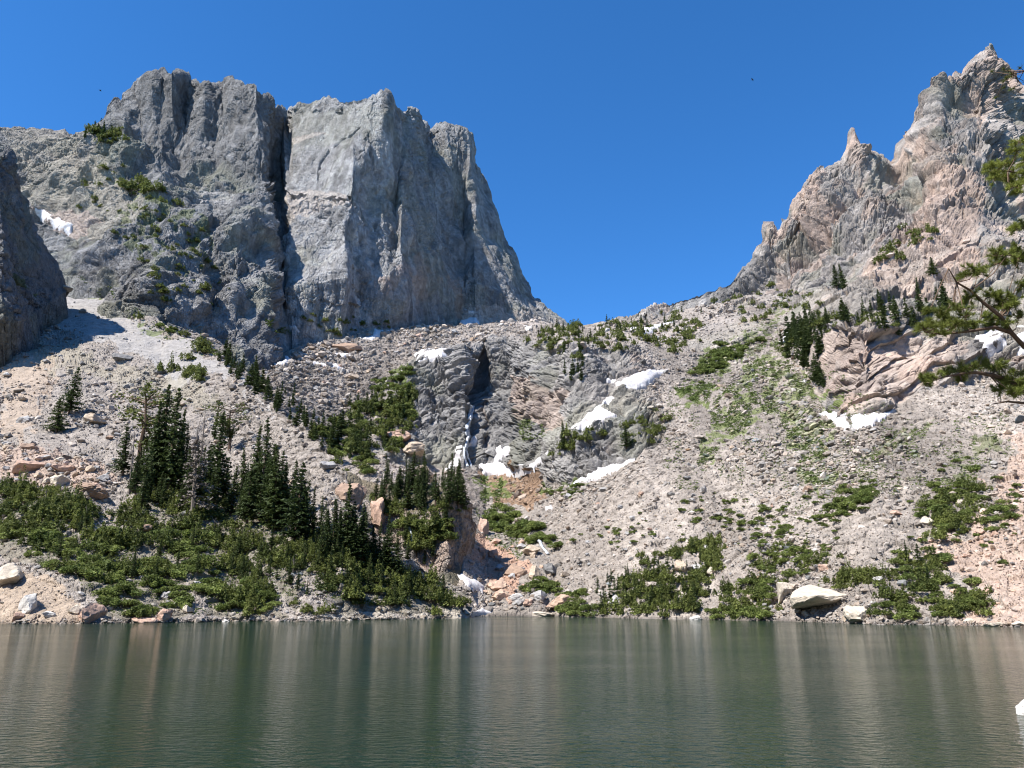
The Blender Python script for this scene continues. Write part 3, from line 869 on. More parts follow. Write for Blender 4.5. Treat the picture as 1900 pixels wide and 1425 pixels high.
# ---- 5. dark buttress at the left edge
def build_buttress():
    lines = [
        dict(py=[(-330, 700), (0, 604), (60, 586), (118, 541), (124, 540)], Y=[(-330, 255), (0, 262), (30, 272), (60, 290), (100, 312), (124, 326)]),
        dict(py=[(-330, 600), (-120, 520), (0, 450), (30, 460), (60, 480), (90, 510), (118, 536), (124, 540)], Y=[(-330, 262), (0, 268), (30, 282), (60, 300), (100, 322), (124, 330)]),
        dict(py=[(-330, 520), (-120, 400), (-40, 310), (0, 284), (22, 290), (32, 312), (38, 335), (48, 368), (60, 402), (74, 438), (90, 468), (104, 500), (116, 530), (124, 542)], Y=[(-330, 268), (0, 276), (22, 292), (40, 308), (74, 320), (104, 330), (124, 336)], jag=[(-330, 3), (200, 4)]),
        dict(off=(20, -4), n=8, smooth=4), dict(off=(15, -40), n=6)]
    V0, w = loft(-330, 124, lines, 1.3)
    V0 = np.concatenate([np.stack([V0[0] + [0, 6 * (2 - j), -12.0 * (2 - j)] for j in range(2)]), V0])
    w = np.concatenate([np.zeros((2, w.shape[1])), w])
    px, py, _ = project(V0)
    P = V0
    d = cliff_disp(P, np.stack([P[..., 0], P[..., 1], P[..., 2] / 1.8], -1), [(22, 2.6), (9, 1.4), (3.8, .7), (1.7, .3)], 600)
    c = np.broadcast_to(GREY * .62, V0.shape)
    c = mixc(c, LICH * .8, sstep(0, .5, fbm(P / 12.0, 4, 63)) * .6)
    c = mixc(c, GRASSC * .8, soft(px, py, [(15, 500), (60, 530), (75, 545), (20, 530)], seed=64, warp=6) * .7)
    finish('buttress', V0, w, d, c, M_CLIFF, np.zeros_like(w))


build_left()
build_right()
build_knoll()
build_peak()
build_buttress()

# ---------------------------------------------------------------- where the ground is: nearest terrain point per direction
CELL = 2.0
ZX0, ZY0 = -40, 40
ZW, ZH = int(1980 / CELL), int(1140 / CELL)
ZB = np.full(ZW * ZH, 1e9)
ZI = np.full(ZW * ZH, -1, np.int64)
ALLV = np.concatenate([L['V'].reshape(-1, 3) for L in LAYERS])
ALLC = np.concatenate([L['col'].reshape(-1, 3) for L in LAYERS])
ALLR = np.concatenate([L['rock'].reshape(-1) for L in LAYERS])
ALLL = np.concatenate([np.full(L['w'].size, i) for i, L in enumerate(LAYERS)])
apx, apy, adp = project(ALLV)
ci = ((apx - ZX0) / CELL).astype(int)
cj = ((apy - ZY0) / CELL).astype(int)
ok = (ci >= 0) & (ci < ZW) & (cj >= 0) & (cj < ZH)
idx = np.where(ok)[0]
order = np.argsort(-adp[idx])
idx = idx[order]
cell = cj[idx] * ZW + ci[idx]
ZB[cell] = adp[idx]
ZI[cell] = idx
ZB = ZB.reshape(ZH, ZW)
ZI = ZI.reshape(ZH, ZW)
# a farther point showing through a sparse near surface is not the ground: take the near neighbour instead
for _ in range(2):
    for dy, dx in ((0, 1), (0, -1), (1, 0), (-1, 0)):
        sh = np.roll(np.roll(ZB, dy, 0), dx, 1)
        shi = np.roll(np.roll(ZI, dy, 0), dx, 1)
        n2 = np.roll(np.roll(ZB, -dy, 0), -dx, 1)
        m = (ZB > sh * 1.12) & (ZB > n2 * 1.12)
        ZB = np.where(m, sh, ZB)
        ZI = np.where(m, shi, ZI)


def ground(px, py):
    i = int(np.clip((px - ZX0) / CELL, 0, ZW - 1))
    j = int(np.clip((py - ZY0) / CELL, 0, ZH - 1))
    k = ZI[j, i]
    if k < 0:
        return None
    return ALLV[k], ALLC[k], int(ALLL[k])

# ---------------------------------------------------------------- lake
def build_water():
    m, t, b = newmat('lake_water')
    geo = N(t, 'ShaderNodeNewGeometry')
    mp = N(t, 'ShaderNodeMapping')
    mp.inputs['Scale'].default_value = (2.4, 4.0, 1)
    mp.inputs['Rotation'].default_value = (0, 0, math.radians(7))
    t.links.new(geo.outputs['Position'], mp.inputs['Vector'])
    a = noise_n(t, mp.outputs[0], 1.1, 3, 0.55)
    mp2 = N(t, 'ShaderNodeMapping')
    mp2.inputs['Scale'].default_value = (0.10, 0.22, 1)
    t.links.new(geo.outputs['Position'], mp2.inputs['Vector'])
    g = noise_n(t, mp2.outputs[0], 0.5, 3, 0.5)
    amp = maprange(t, g, 0.45, 1.4)
    h = math_n(t, 'MULTIPLY', a, amp)
    bp = N(t, 'ShaderNodeBump')
    bp.inputs['Strength'].default_value = 1.0
    bp.inputs['Distance'].default_value = 0.11
    t.links.new(h, bp.inputs['Height'])
    t.links.new(bp.outputs[0], b.inputs['Normal'])
    b.inputs['Base Color'].default_value = (0.006, 0.021, 0.011, 1)
    b.inputs['Roughness'].default_value = 0.07
    b.inputs['IOR'].default_value = 1.25
    V = [(-900, -60, 0), (900, -60, 0), (900, 420, 0), (-900, 420, 0)]
    o = mesh_np('lake_water', np.array(V), np.array([[0, 1, 2, 3]]), m)
    struct(o)


build_water()


def build_blocking_hills():
    """unseen wooded slopes added behind the camera to cut the sky fill"""
    az = np.radians(np.linspace(46, 314, 240))
    t = np.linspace(0, 1, 46)
    ga, gt = np.meshgrid(az, t)
    r0 = 62 + 85 * np.abs((ga - math.pi) / math.radians(134)) ** 2
    r = r0 + 330 * gt
    P = np.stack([np.sin(ga) * r, np.cos(ga) * r, (r - r0) * .6 - 1.5], -1)
    P[..., 2] += fbm(P / 40.0, 4, 120) * 9 * np.minimum(1, gt * 4)
    c = mixc(np.broadcast_to([.05, .06, .03], P.shape), np.array(TAL) * .8, fbm(P / 30.0, 4, 121) > .35)
    struct(mesh_np('light_blocking_hills', P.reshape(-1, 3), grid_faces(*ga.shape), M_TALUS, c.reshape(-1, 3)))


build_blocking_hills()  # out-of-view slopes, added to shut off low sky light


# ---------------------------------------------------------------- helpers for things that stand on the terrain
def top_z(p, py):
    q = (712.5 - py) / F
    return CAMZ + p[1] * (q * cp + sp) / (cp - q * sp)


def depth_of(p):
    return p[1] * cp + (p[2] - CAMZ) * sp


def empty(name, loc, rz=0.0, s=1.0):
    o = bpy.data.objects.new(name, None)
    o.location = loc
    o.rotation_euler = (0, 0, rz)
    o.scale = (s, s, s) if np.isscalar(s) else s
    o.empty_display_size = 0.1
    COL.objects.link(o)
    return o


def child(src, parent):
    o = src.copy()
    o.parent = parent
    COL.objects.link(o)
    return o


def darts(poly, n, mind, rng):
    p = np.array(poly, float)
    lo, hi = p.min(0), p.max(0)
    out = []
    for _ in range(n * 30):
        q = lo + (hi - lo) * rng.random(2)
        if not inpoly(q[:1], q[1:], poly)[0]:
            continue
        if all((q[0] - a) ** 2 + ((q[1] - b) * 1.6) ** 2 > mind * mind for a, b in out):
            out.append((q[0], q[1]))
            if len(out) >= n:
                break
    return out


# ---------------------------------------------------------------- snow
M_SNOW, t_, b_ = newmat('snow')
geo_ = N(t_, 'ShaderNodeNewGeometry')
n_ = noise_n(t_, geo_.outputs['Position'], 0.6, 5, 0.6)
cr_ = N(t_, 'ShaderNodeMix', data_type='RGBA')
cr_.inputs['A'].default_value = (0.66, 0.67, 0.69, 1)
cr_.inputs['B'].default_value = (0.46, 0.41, 0.385, 1)
t_.links.new(maprange(t_, n_, 0, 1), cr_.inputs['Factor'])
t_.links.new(cr_.outputs['Result'], b_.inputs['Base Color'])
b_.inputs['Roughness'].default_value = 0.7
bp_ = N(t_, 'ShaderNodeBump')
bp_.inputs['Distance'].default_value = 0.5
bp_.inputs['Strength'].default_value = 0.5
t_.links.new(n_, bp_.inputs['Height'])
t_.links.new(bp_.outputs[0], b_.inputs['Normal'])

SNOW = [
    ('long snow tongue in the upper left gully under the pale cliffs', [(57, 385), (80, 388), (101, 403), (138, 418), (126, 433), (91, 415), (67, 398)]),
    ('angular snow patch beside the big brown block at the foot of the grey face', [(663, 629), (693, 621), (696, 610), (728, 611), (713, 622), (693, 631), (669, 634)]),
    ('bright snow patch on top of the rounded outcrop above the waterfall gully', [(769, 675), (772, 656), (796, 644), (851, 648), (828, 659), (801, 666)]),
    ('small snow patch right below the dark cleft at the cliff foot', [(506, 676), (525, 669), (530, 659), (545, 666), (528, 678)]),
    ('thin curved snow strip along the upper edge of the middle scree', [(565, 668), (595, 673), (615, 673), (624, 674), (637, 686), (602, 680)]),
    ('narrow snow sliver just below the big brown block', [(620, 653), (654, 658), (632, 663)]),
    ('thin slanting snow line on the green ledge under the grey face', [(536, 600), (548, 606), (568, 621), (560, 620), (546, 612)]),
    ('shaded snow patch at the foot of the dark north wall', [(861, 570), (885, 577), (868, 586)]),
    ('low snow patch on the pale debris cone below the dark north wall', [(851, 598), (871, 589), (886, 588), (888, 597), (865, 603)]),
    ('small snow patch near the saddle on the debris cone', [(969, 604), (989, 602), (986, 610), (973, 610)]),
    ('steep snow wedge on the left side of the waterfall', [(826, 870), (838, 853), (848, 829), (861, 822), (866, 829), (861, 850), (848, 866), (834, 872)]),
    ('small snow wedge on the right side of the waterfall', [(869, 825), (878, 807), (888, 811), (879, 830)]),
    ('hook shaped snow patch right of the waterfall foot', [(886, 863), (914, 858), (923, 843), (918, 833), (930, 824), (953, 833), (941, 839), (925, 856), (935, 861), (978, 861), (999, 850), (1019, 836), (1021, 843), (989, 867), (952, 883), (918, 878), (898, 878)]),
    ('ragged slanting snow patch in the middle of the rock steps', [(1054, 802), (1061, 791), (1079, 779), (1093, 764), (1117, 749), (1122, 737), (1137, 735), (1140, 740), (1127, 745), (1118, 754), (1127, 762), (1147, 767), (1113, 789), (1093, 796)]),
    ('broad snow bowl highest among the rock steps', [(1117, 696), (1137, 700), (1150, 707), (1170, 696), (1194, 686), (1241, 685), (1224, 698), (1204, 715), (1181, 723), (1157, 720), (1137, 712)]),
    ('long narrow snow strip where the rock steps meet the right scree', [(1053, 900), (1080, 885), (1110, 868), (1154, 858), (1177, 850), (1176, 857), (1137, 876), (1096, 889), (1069, 899)]),
    ('snow patch on the shrubby ridge right of the saddle', [(1165, 604), (1181, 600), (1187, 609), (1221, 603), (1245, 592), (1251, 595), (1218, 612), (1191, 625), (1187, 616), (1171, 612)]),
    ('crescent snow patch in the hollow below the layered pink cliff', [(1519, 763), (1550, 765), (1597, 769), (1630, 766), (1664, 758), (1654, 770), (1617, 789), (1600, 795), (1580, 793), (1566, 798), (1546, 783)]),
    ('thin snow streak in the gully left of the layered pink cliff', [(1472, 597), (1462, 609), (1445, 636), (1452, 637), (1465, 616)]),
    ('wide snow patch seen behind the near pine branch', [(1806, 612), (1833, 609), (1876, 618), (1866, 639), (1839, 663), (1829, 652), (1819, 636)]),
    ('snow patch at the right edge behind the pine twigs', [(1884, 605), (1920, 602), (1920, 656), (1890, 653), (1894, 639), (1878, 624)]),
    ('dirty snow patch low in the boulder chute near the cove', [(847, 1068), (861, 1054), (881, 1059), (877, 1071), (898, 1086), (894, 1101), (867, 1084)]),
    ('last strip of snow at the water edge of the cove', [(874, 1133), (898, 1128), (914, 1137), (904, 1144), (873, 1144)]),
    ('tiny snow remnant on the scree below the rusty meadow', [(1008, 938), (1026, 937), (1023, 944), (1014, 946)]),
]


def smooth_depth(gx, gy, r=3):
    i = np.clip(((gx - ZX0) / CELL).astype(int), 0, ZW - 1)
    j = np.clip(((gy - ZY0) / CELL).astype(int), 0, ZH - 1)
    D = ZB[j, i]
    good = D < 1e8
    med = np.median(D[good]) if good.any() else 300
    good &= (D < med * 1.25) & (D > med * 0.75)
    A = np.where(good, D, 0)
    Wt = good.astype(float)
    for _ in range(2):
        A2, W2 = np.zeros_like(A), np.zeros_like(Wt)
        n = r
        Ap, Wp = np.pad(A, n), np.pad(Wt, n)
        for a in range(2 * n + 1):
            for b in range(2 * n + 1):
                A2 += Ap[a:a + A.shape[0], b:b + A.shape[1]]
                W2 += Wp[a:a + A.shape[0], b:b + A.shape[1]]
        A, Wt = A2, W2
    return np.where(Wt > 0, A / np.maximum(Wt, 1e-9), med)


def at_depth(px, py, D):
    """point at depth D along the camera's axis"""
    dx, dy = (px - 950) / F, (712.5 - py) / F
    return np.stack([dx * D, cp * D - sp * dy * D, CAMZ + sp * D + cp * dy * D], -1)


def drape(name, poly, mat, lift=0.8, warp=3.0, seed=0, st=1.5, col=None):
    p = np.array(poly, float)
    x = np.arange(p[:, 0].min() - 6, p[:, 0].max() + 6, st)
    y = np.arange(p[:, 1].min() - 6, p[:, 1].max() + 6, st)
    gx, gy = np.meshgrid(x, y)
    Q = np.stack([gx / 9, gy / 9, np.zeros_like(gx) + seed], -1)
    ins = inpoly(gx + warp * fbm(Q, 3, 5), gy + warp * fbm(Q + 30, 3, 6), poly)
    dist = np.zeros(gx.shape)
    cur = ins.copy()
    for _ in range(5):
        dist += cur
        c = np.pad(cur, 1)
        cur = c[1:-1, 1:-1] & c[:-2, 1:-1] & c[2:, 1:-1] & c[1:-1, :-2] & c[1:-1, 2:]
    D = smooth_depth(gx, gy)
    P = at_depth(gx, gy, D)
    h = np.where(dist == 0, -1.6, np.interp(dist, [1, 5], [0.15, 1.0])) * lift * np.median(D) / 350.0
    nrm = np.array([0, -0.6, 0.8])
    P = P + nrm * h[..., None]
    near = np.pad(ins, 1)
    near = near[1:-1, 1:-1] | near[:-2, 1:-1] | near[2:, 1:-1] | near[1:-1, :-2] | near[1:-1, 2:] | near[:-2, :-2] | near[2:, 2:] | near[:-2, 2:] | near[2:, :-2]
    R, C = gx.shape
    fs = grid_faces(R, C)
    keep = near.ravel()[fs].all(1) & ins.ravel()[fs].any(1)
    fs = fs[keep]
    used, inv = np.unique(fs, return_inverse=True)
    return mesh_np(name, P.reshape(-1, 3)[used], inv.reshape(-1, 4), mat, None, True)


for i_, (lab, poly) in enumerate(SNOW):
    tag(drape('snow_patch', poly, M_SNOW, 1.0, 2.6, i_), lab, 'snow patch', 'snow patches left on the slopes')

# ---------------------------------------------------------------- waterfall
M_FOAM, t_, b_ = newmat('white_water')
b_.inputs['Base Color'].default_value = (0.5, 0.53, 0.56, 1)
b_.inputs['Roughness'].default_value = 0.35


def stream(name, path, width, strands, seed):
    rng = np.random.default_rng(seed)
    mb = MB()
    pa = np.array(path, float)
    tt = np.linspace(0, 1, 60)
    seg = np.concatenate([[0], np.cumsum(np.hypot(*np.diff(pa, axis=0).T))])
    seg /= seg[-1]
    bx, by = np.interp(tt, seg, pa[:, 0]), np.interp(tt, seg, pa[:, 1])
    for k in range(strands):
        off = jag1(tt * 100 + 100 * k, width, seed + k, 22.0) + rng.uniform(-.5, .5) * width
        a, b = sorted(rng.random(2))
        a, b = (0, 60) if k < 2 else (int(a * 45), int(a * 45) + rng.integers(12, 30))
        sl = slice(a, min(60, b))
        x, y = bx[sl] + off[sl], by[sl]
        if len(x) < 6:
            continue
        D = smooth_depth(x[None], y[None], 2)[0]
        D = np.convolve(np.pad(D, 3, mode='edge'), np.ones(7) / 7, 'valid')
        P = at_depth(x, y, D * 0.996)
        mb.tube(P, (0.35 + 0.3 * rng.random(len(x))) * np.median(D) / 350 * rng.uniform(.6, 1.3), 5)
    return mb.build(name, M_FOAM, smooth=True)


tag(stream('waterfall', [(876, 752), (873, 766), (871, 778), (866, 796), (868, 808), (865, 818), (863, 838), (866, 852), (872, 866)], 4.5, 14, 3), 'thin white waterfall splitting into strands down the dark rock gully', 'waterfall')
tag(stream('cascade', [(1000, 1002), (1004, 1012), (1010, 1020), (1016, 1028)], 1.5, 5, 9), 'short white cascade at the lower end of the green alder patch', 'waterfall')
tag(stream('cascade', [(757, 968), (760, 980), (763, 992), (765, 1004)], 1.2, 5, 12), 'thin white trickle on the dark knoll between the spruces', 'waterfall')

# ---------------------------------------------------------------- rocks
import bmesh


def ico(sub):
    bm = bmesh.new()
    bmesh.ops.create_icosphere(bm, subdivisions=sub, radius=1.0)
    V = np.array([v.co[:] for v in bm.verts])
    Fc = np.array([[v.index for v in f.verts] for f in bm.faces])
    bm.free()
    return V, Fc


ICO = {k: ico(k) for k in (1, 2, 4)}


def rock_shape(sub, seed, cuts=11, lo=0.5, hi=0.86, noise=0.0):
    rng = np.random.default_rng(seed)
    V, Fc = ICO[sub]
    V = V.copy()
    nn = rng.normal(size=(cuts, 3))
    nn /= np.linalg.norm(nn, axis=1)[:, None]
    for n, d in zip(nn, rng.uniform(lo, hi, cuts)):
        s = V @ n - d
        V = V - np.where(s > 0, s, 0)[:, None] * n
    if noise:
        V = V + V * (noise * fbm(V * 2.2 + seed, 4, seed))[:, None]
        h, e, _ = facets(V * 1.7 + seed, seed)
        V = V * (1 + noise * 0.8 * h - noise * 0.5 * np.exp(-e * 14))[:, None]
    return V / np.abs(V).max(0), Fc


RCOL = dict(grey=(.33, .32, .31), white=(.50, .48, .45), pink=(.45, .31, .24), cream=(.48, .42, .34), brown=(.31, .22, .165), dark=(.19, .185, .18), orange=(.45, .32, .24), tan=(.42, .34, .26))
BIGROCK = [rock_shape(4, 100 + i, 13, 0.42, 0.85, 0.10) for i in range(14)]
BOULDERS = [
    (165, 1135, 50, 46, 'pink', 'upright pink boulder on the left shore with its right side in shadow'), (49, 1116, 40, 50, 'white', 'pale grey pointed block on the sandy left bank'),
    (8, 1066, 72, 48, 'cream', 'large cream slab cut by the left edge above the sandy bank'), (28, 1143, 24, 17, 'pink', 'small pink block low on the sandy left bank'),
    (87, 1140, 30, 19, 'white', 'pale rock at the water left of the upright pink boulder'), (262, 1150, 54, 15, 'pink', 'low flat pink rock at the left waterline under the shrubs'),
    (298, 1141, 36, 28, 'pink', 'tilted pink rock at the left waterline beside the low flat one'), (308, 1104, 20, 16, 'grey', 'grey rock in the clearing above the tilted pink rock'), (420, 1152, 22, 8, 'white', 'flat whitish rock at the waterline below the shrubs'),
    (137, 1128, 22, 20, 'cream', 'cream block behind the upright pink boulder'), (345, 1130, 20, 18, 'cream', 'cream stone in the bare strip of the left bank'), (365, 1080, 16, 12, 'white', 'white stone at the top of the bare strip of the left bank'),
    (372, 1032, 16, 14, 'white', 'bright white stone peeking out of the left shrubs'), (268, 980, 30, 16, 'brown', 'rust brown rock inside the left shrubs'),
    (163, 908, 72, 30, 'brown', 'long brown slab with shadowed underside above the left shrubs'), (40, 776, 38, 20, 'grey', 'grey boulder resting on the left scree'), (10, 695, 18, 11, 'white', 'white boulder near the left edge of the upper scree'),
    (48, 866, 66, 26, 'pink', 'broad pink boulder in the row above the left shrubs'), (112, 866, 50, 24, 'pink', 'flat pink boulder right of the broad one'), (28, 884, 42, 30, 'dark', 'dark shaded boulder near the left edge over the shrubs'), (112, 890, 48, 28, 'cream', 'rounded cream boulder left of the brown slab'),
    (48, 828, 30, 16, 'brown', 'dark brown boulder on the left scree'), (178, 905, 30, 26, 'pink', 'pink boulder behind the brown slab'), (190, 884, 26, 16, 'grey', 'grey boulder topmost of the row above the left shrubs'), (168, 774, 44, 22, 'tan', 'tan outcrop right of the lone spruce pair'),
    (222, 658, 46, 22, 'dark', 'long dark slab on the upper left scree'), (295, 686, 20, 15, 'dark', 'dark block on the left scree ridge'), (120, 532, 28, 12, 'cream', 'cream boulder at the foot of the dark buttress'), (150, 535, 26, 12, 'tan', 'tan boulder in the gully below the left cliffs'), (230, 627, 14, 9, 'white', 'bright small boulder on the fine upper scree'),
    (203, 812, 18, 10, 'brown', 'brown rock lying on the bare left scree'), (215, 805, 12, 8, 'grey', 'small grey rock next to the brown one on bare scree'), (165, 852, 22, 14, 'grey', 'grey rock below the bare left scree'),
    (652, 912, 66, 52, 'brown', 'huge brown boulder at the right edge of the left scree'), (702, 946, 36, 52, 'pink', 'tall pinkish rock beside the huge brown boulder'), (606, 862, 40, 20, 'grey', 'grey slab above the huge brown boulder'),
    (955, 1056, 42, 27, 'brown', 'pink brown boulder in the cove chute'), (990, 1064, 28, 32, 'tan', 'upright tan boulder in the cove chute'), (1019, 1056, 34, 26, 'dark', 'dark grey boulder right of the cove chute'), (918, 1082, 44, 30, 'orange', 'tall orange boulder in the middle of the cove'), (926, 1104, 38, 26, 'orange', 'second orange boulder leaning below the tall one'),
    (1037, 1116, 52, 31, 'orange', 'wide orange boulder on the cove shore left of the dwarf trees'), (1003, 1104, 38, 25, 'grey', 'grey boulder left of the wide orange one'), (956, 1107, 32, 20, 'white', 'pale grey boulder between the orange ones'), (984, 1019, 38, 24, 'tan', 'tan boulder beside the cascade'),
    (918, 1027, 30, 20, 'pink', 'reddish boulder high in the cove chute'), (896, 1027, 18, 14, 'brown', 'brown boulder left of the reddish one'), (899, 976, 24, 42, 'pink', 'tall pinkish slab below the knoll'), (1000, 1140, 58, 11, 'cream', 'flat cream slab in the water of the cove'),
    (980, 1120, 20, 15, 'pink', 'pinkish boulder at the cove waterline'), (962, 1118, 26, 16, 'grey', 'grey boulder at the cove waterline'),
    (1143, 1115, 34, 26, 'grey', 'grey wedge boulder with dark underside among the dwarf trees'), (1265, 1048, 28, 28, 'tan', 'pale tan boulder above the dwarf tree thicket'), (1246, 1060, 20, 14, 'tan', 'low tan boulder left of the one above the thicket'), (1292, 1053, 26, 13, 'white', 'white slab right of the boulder above the thicket'), (1317, 1058, 16, 20, 'cream', 'cream pointed rock at the right end of the thicket'),
    (1294, 1147, 28, 12, 'white', 'white boulder standing at the waterline below the thicket'), (1065, 1143, 20, 6, 'white', 'low white rock at the waterline left of the thicket'), (1052, 920, 16, 15, 'grey', 'round grey boulder on the green hummock under the snow strip'),
    (1455, 1094, 48, 36, 'cream', 'cream slab left of the overhanging boulder'), (1474, 1122, 20, 20, 'tan', 'small tan block under the cream slab'), (1600, 1136, 56, 34, 'cream', 'sloping cream boulder right of the overhanging one'),
    (1864, 884, 42, 22, 'pink', 'large pink block alone on the right scree'), (1855, 816, 32, 17, 'tan', 'flat tan slab high on the right scree'), (1721, 965, 22, 20, 'cream', 'cream boulder on the left side of the big shrub patch'), (1660, 950, 26, 11, 'pink', 'flat pink boulder left of the big shrub patch'), (1499, 907, 22, 13, 'brown', 'brown slab in the middle of the right scree'),
    (1461, 882, 13, 10, 'cream', 'small cream boulder on the green streaked scree'), (1777, 1097, 26, 12, 'pink', 'pink boulder inside the lower right shrubs'), (1832, 1097, 14, 13, 'pink', 'pink boulder right of the lower right shrubs'), (1800, 1152, 22, 12, 'cream', 'cream boulder at the right waterline'), (1852, 1158, 48, 11, 'cream', 'long cream slab at the right waterline'), (1892, 1158, 26, 12, 'cream', 'cream slab at the waterline by the right edge'),
    (1632, 1074, 24, 11, 'white', 'white slab above the sloping cream boulder'), (1607, 834, 20, 8, 'dark', 'dark grey slab below the crescent snow'), (1272, 887, 17, 9, 'dark', 'dark boulder on the middle scree fan'), (1530, 1052, 24, 14, 'pink', 'pink boulder between the shrubs over the overhanging block'), (1783, 932, 14, 12, 'cream', 'cream boulder in the big shrub patch'),
    (640, 640, 64, 28, 'brown', 'big brown block on the bench below the grey face'), (657, 697, 24, 13, 'tan', 'tan boulder on the middle scree'), (776, 622, 16, 11, 'pink', 'pink boulder on the bench near the saddle'), (640, 746, 26, 16, 'tan', 'tan boulder at the lower end of the middle scree'),
    (740, 805, 60, 24, 'pink', 'pink overhanging block left of the waterfall'), (770, 832, 56, 32, 'tan', 'rounded tan block below the pink overhanging one'), (785, 875, 40, 40, 'tan', 'square tan outcrop above the knoll trees'),
]
ROCK_SPOTS = []
used_big = 0
BCACHE = {}
M_BOULDER = {k: rock_mat('boulder_' + k, 0.9, 5.0, 0.45, 0.25, (0.7, 1.25), base=v) for k, v in RCOL.items()}


def boulder_at(cx, cy, w, h, kind, label, i, group=None, sh=None):
    g = ground(cx, cy + 0.3 * h)
    if g is None:
        return None
    p, _, _ = g
    d = depth_of(p)
    sx, sz = w * d / F / 2, h * d / F / 2
    key = (i % 14, kind) if sh is None else (sh, kind)
    if key not in BCACHE:
        V, Fc = BIGROCK[key[0]]
        BCACHE[key] = mesh_np('boulder', V, Fc, M_BOULDER[kind], None, False, link=False).data
    o = bpy.data.objects.new('boulder', BCACHE[key])
    COL.objects.link(o)
    r = random.Random(i)
    o.scale = (sx, (sx * .7 + sz * .5), sz * 1.12)
    o.rotation_euler = (r.uniform(-.12, .12), r.uniform(-.15, .15), r.choice([0, math.pi]) + r.uniform(-.3, .3))
    o.location = (p[0], p[1] + sx * 0.25, p[2] + sz * 0.35)
    tag(o, label, 'boulder', group)
    return o


for i_, (cx, cy, w_, h_, k_, lab) in enumerate(BOULDERS):
    boulder_at(cx, cy, w_, h_, k_, lab, i_)

# the great overhanging boulder: a slab with an undercut belly
V_, F_ = ICO[4]
V_ = V_.copy()
for n, d in (((-.12, -.38, .92), .40), ((.5, -.1, .86), .55), ((-.5, -.2, .84), .55), ((0, -.28, -.96), .20), ((.3, -.5, -.81), .34), ((-.3, -.55, -.78), .36), ((0, -1, .05), .62), ((.9, -.4, 0), .74), ((-.85, -.5, 0), .74), ((.2, 1, 0), .8)):
    n = np.array(n) / np.linalg.norm(n)
    s_ = V_ @ n - d
    V_ = V_ - np.where(s_ > 0, s_, 0)[:, None] * n
V_ = V_ * (1 + 0.06 * fbm(V_ * 2.4, 4, 5) + 0.05 * facets(V_ * 2.5, 8)[0])[:, None]
V_ -= (V_.max(0) + V_.min(0)) / 2
g_ = ground(1540, 1140)[0]
d_ = depth_of(g_)
ob_ = mesh_np('boulder', V_ / np.abs(V_).max(0) * np.array([56, 50, 25]) * d_ / F, F_, M_BOULDER['cream'])
ob_.location = (g_[0], g_[1] + 3.0, g_[2] + 31 * d_ / F)
tag(ob_, 'great overhanging cream boulder with a dark hollow beneath on the right shore', 'boulder')
boulder_at(1578, 1140, 30, 26, 'tan', 'tan block propping the right end of the great overhanging boulder', 150)
boulder_at(1496, 1136, 22, 18, 'cream', 'cream block under the left tip of the great overhanging boulder', 151)

# medium boulders strewn over the scree
ZONES_B = [([(0, 800), (60, 830), (220, 860), (225, 930), (60, 900), (0, 890)], 40, 10, 24, ['pink', 'cream', 'tan', 'grey'], 'angular boulder in the jumble of pale blocks above the left shrubs'),
           ([(0, 640), (120, 650), (400, 760), (540, 850), (600, 940), (420, 800), (200, 700), (60, 690)], 38, 7, 15, ['grey', 'tan', 'dark', 'grey'], 'grey or tan block among the coarse scree of the left slope'),
           ([(880, 1000), (960, 1000), (1060, 1050), (1050, 1090), (990, 1090), (940, 1130), (880, 1125), (870, 1040)], 34, 9, 20, ['pink', 'orange', 'grey', 'tan'], 'pink or grey block in the boulder chute above the cove'),
           ([(1060, 950), (1250, 880), (1440, 900), (1440, 1000), (1280, 1030), (1060, 1050)], 30, 7, 14, ['grey', 'tan', 'grey', 'pink'], 'grey block strewn on the lower right scree fan'),
           ([(1700, 1000), (1900, 920), (1900, 1150), (1800, 1140), (1850, 1090)], 34, 7, 16, ['pink', 'cream', 'orange', 'pink'], 'pink block on the reddish scree at the right edge'),
           ([(540, 720), (640, 760), (700, 690), (900, 620), (880, 600), (700, 640), (540, 690)], 30, 6, 14, ['grey', 'tan', 'pink', 'grey'], 'greyish pink block on the high scree below the grey face'),
           ([(1430, 1120), (1490, 1100), (1640, 1120), (1640, 1152), (1440, 1150)], 12, 7, 13, ['cream', 'white', 'tan'], 'pale stone around the overhanging boulder on the right shore')]
rg = np.random.default_rng(5)
n_ = 200
for poly, cnt, a_, b2_, kinds, lab in ZONES_B:
    for (x, y) in darts(poly, cnt, a_ * 1.1, rg):
        w_ = a_ + (b2_ - a_) * rg.random() ** 2.2
        boulder_at(x, y, w_ * rg.uniform(.9, 1.3), w_ * rg.uniform(.55, .9), kinds[rg.integers(len(kinds))], lab, n_, lab.split(' ', 1)[1] + 's' if False else 'boulders: ' + lab, int(rg.integers(14)))
        n_ += 1

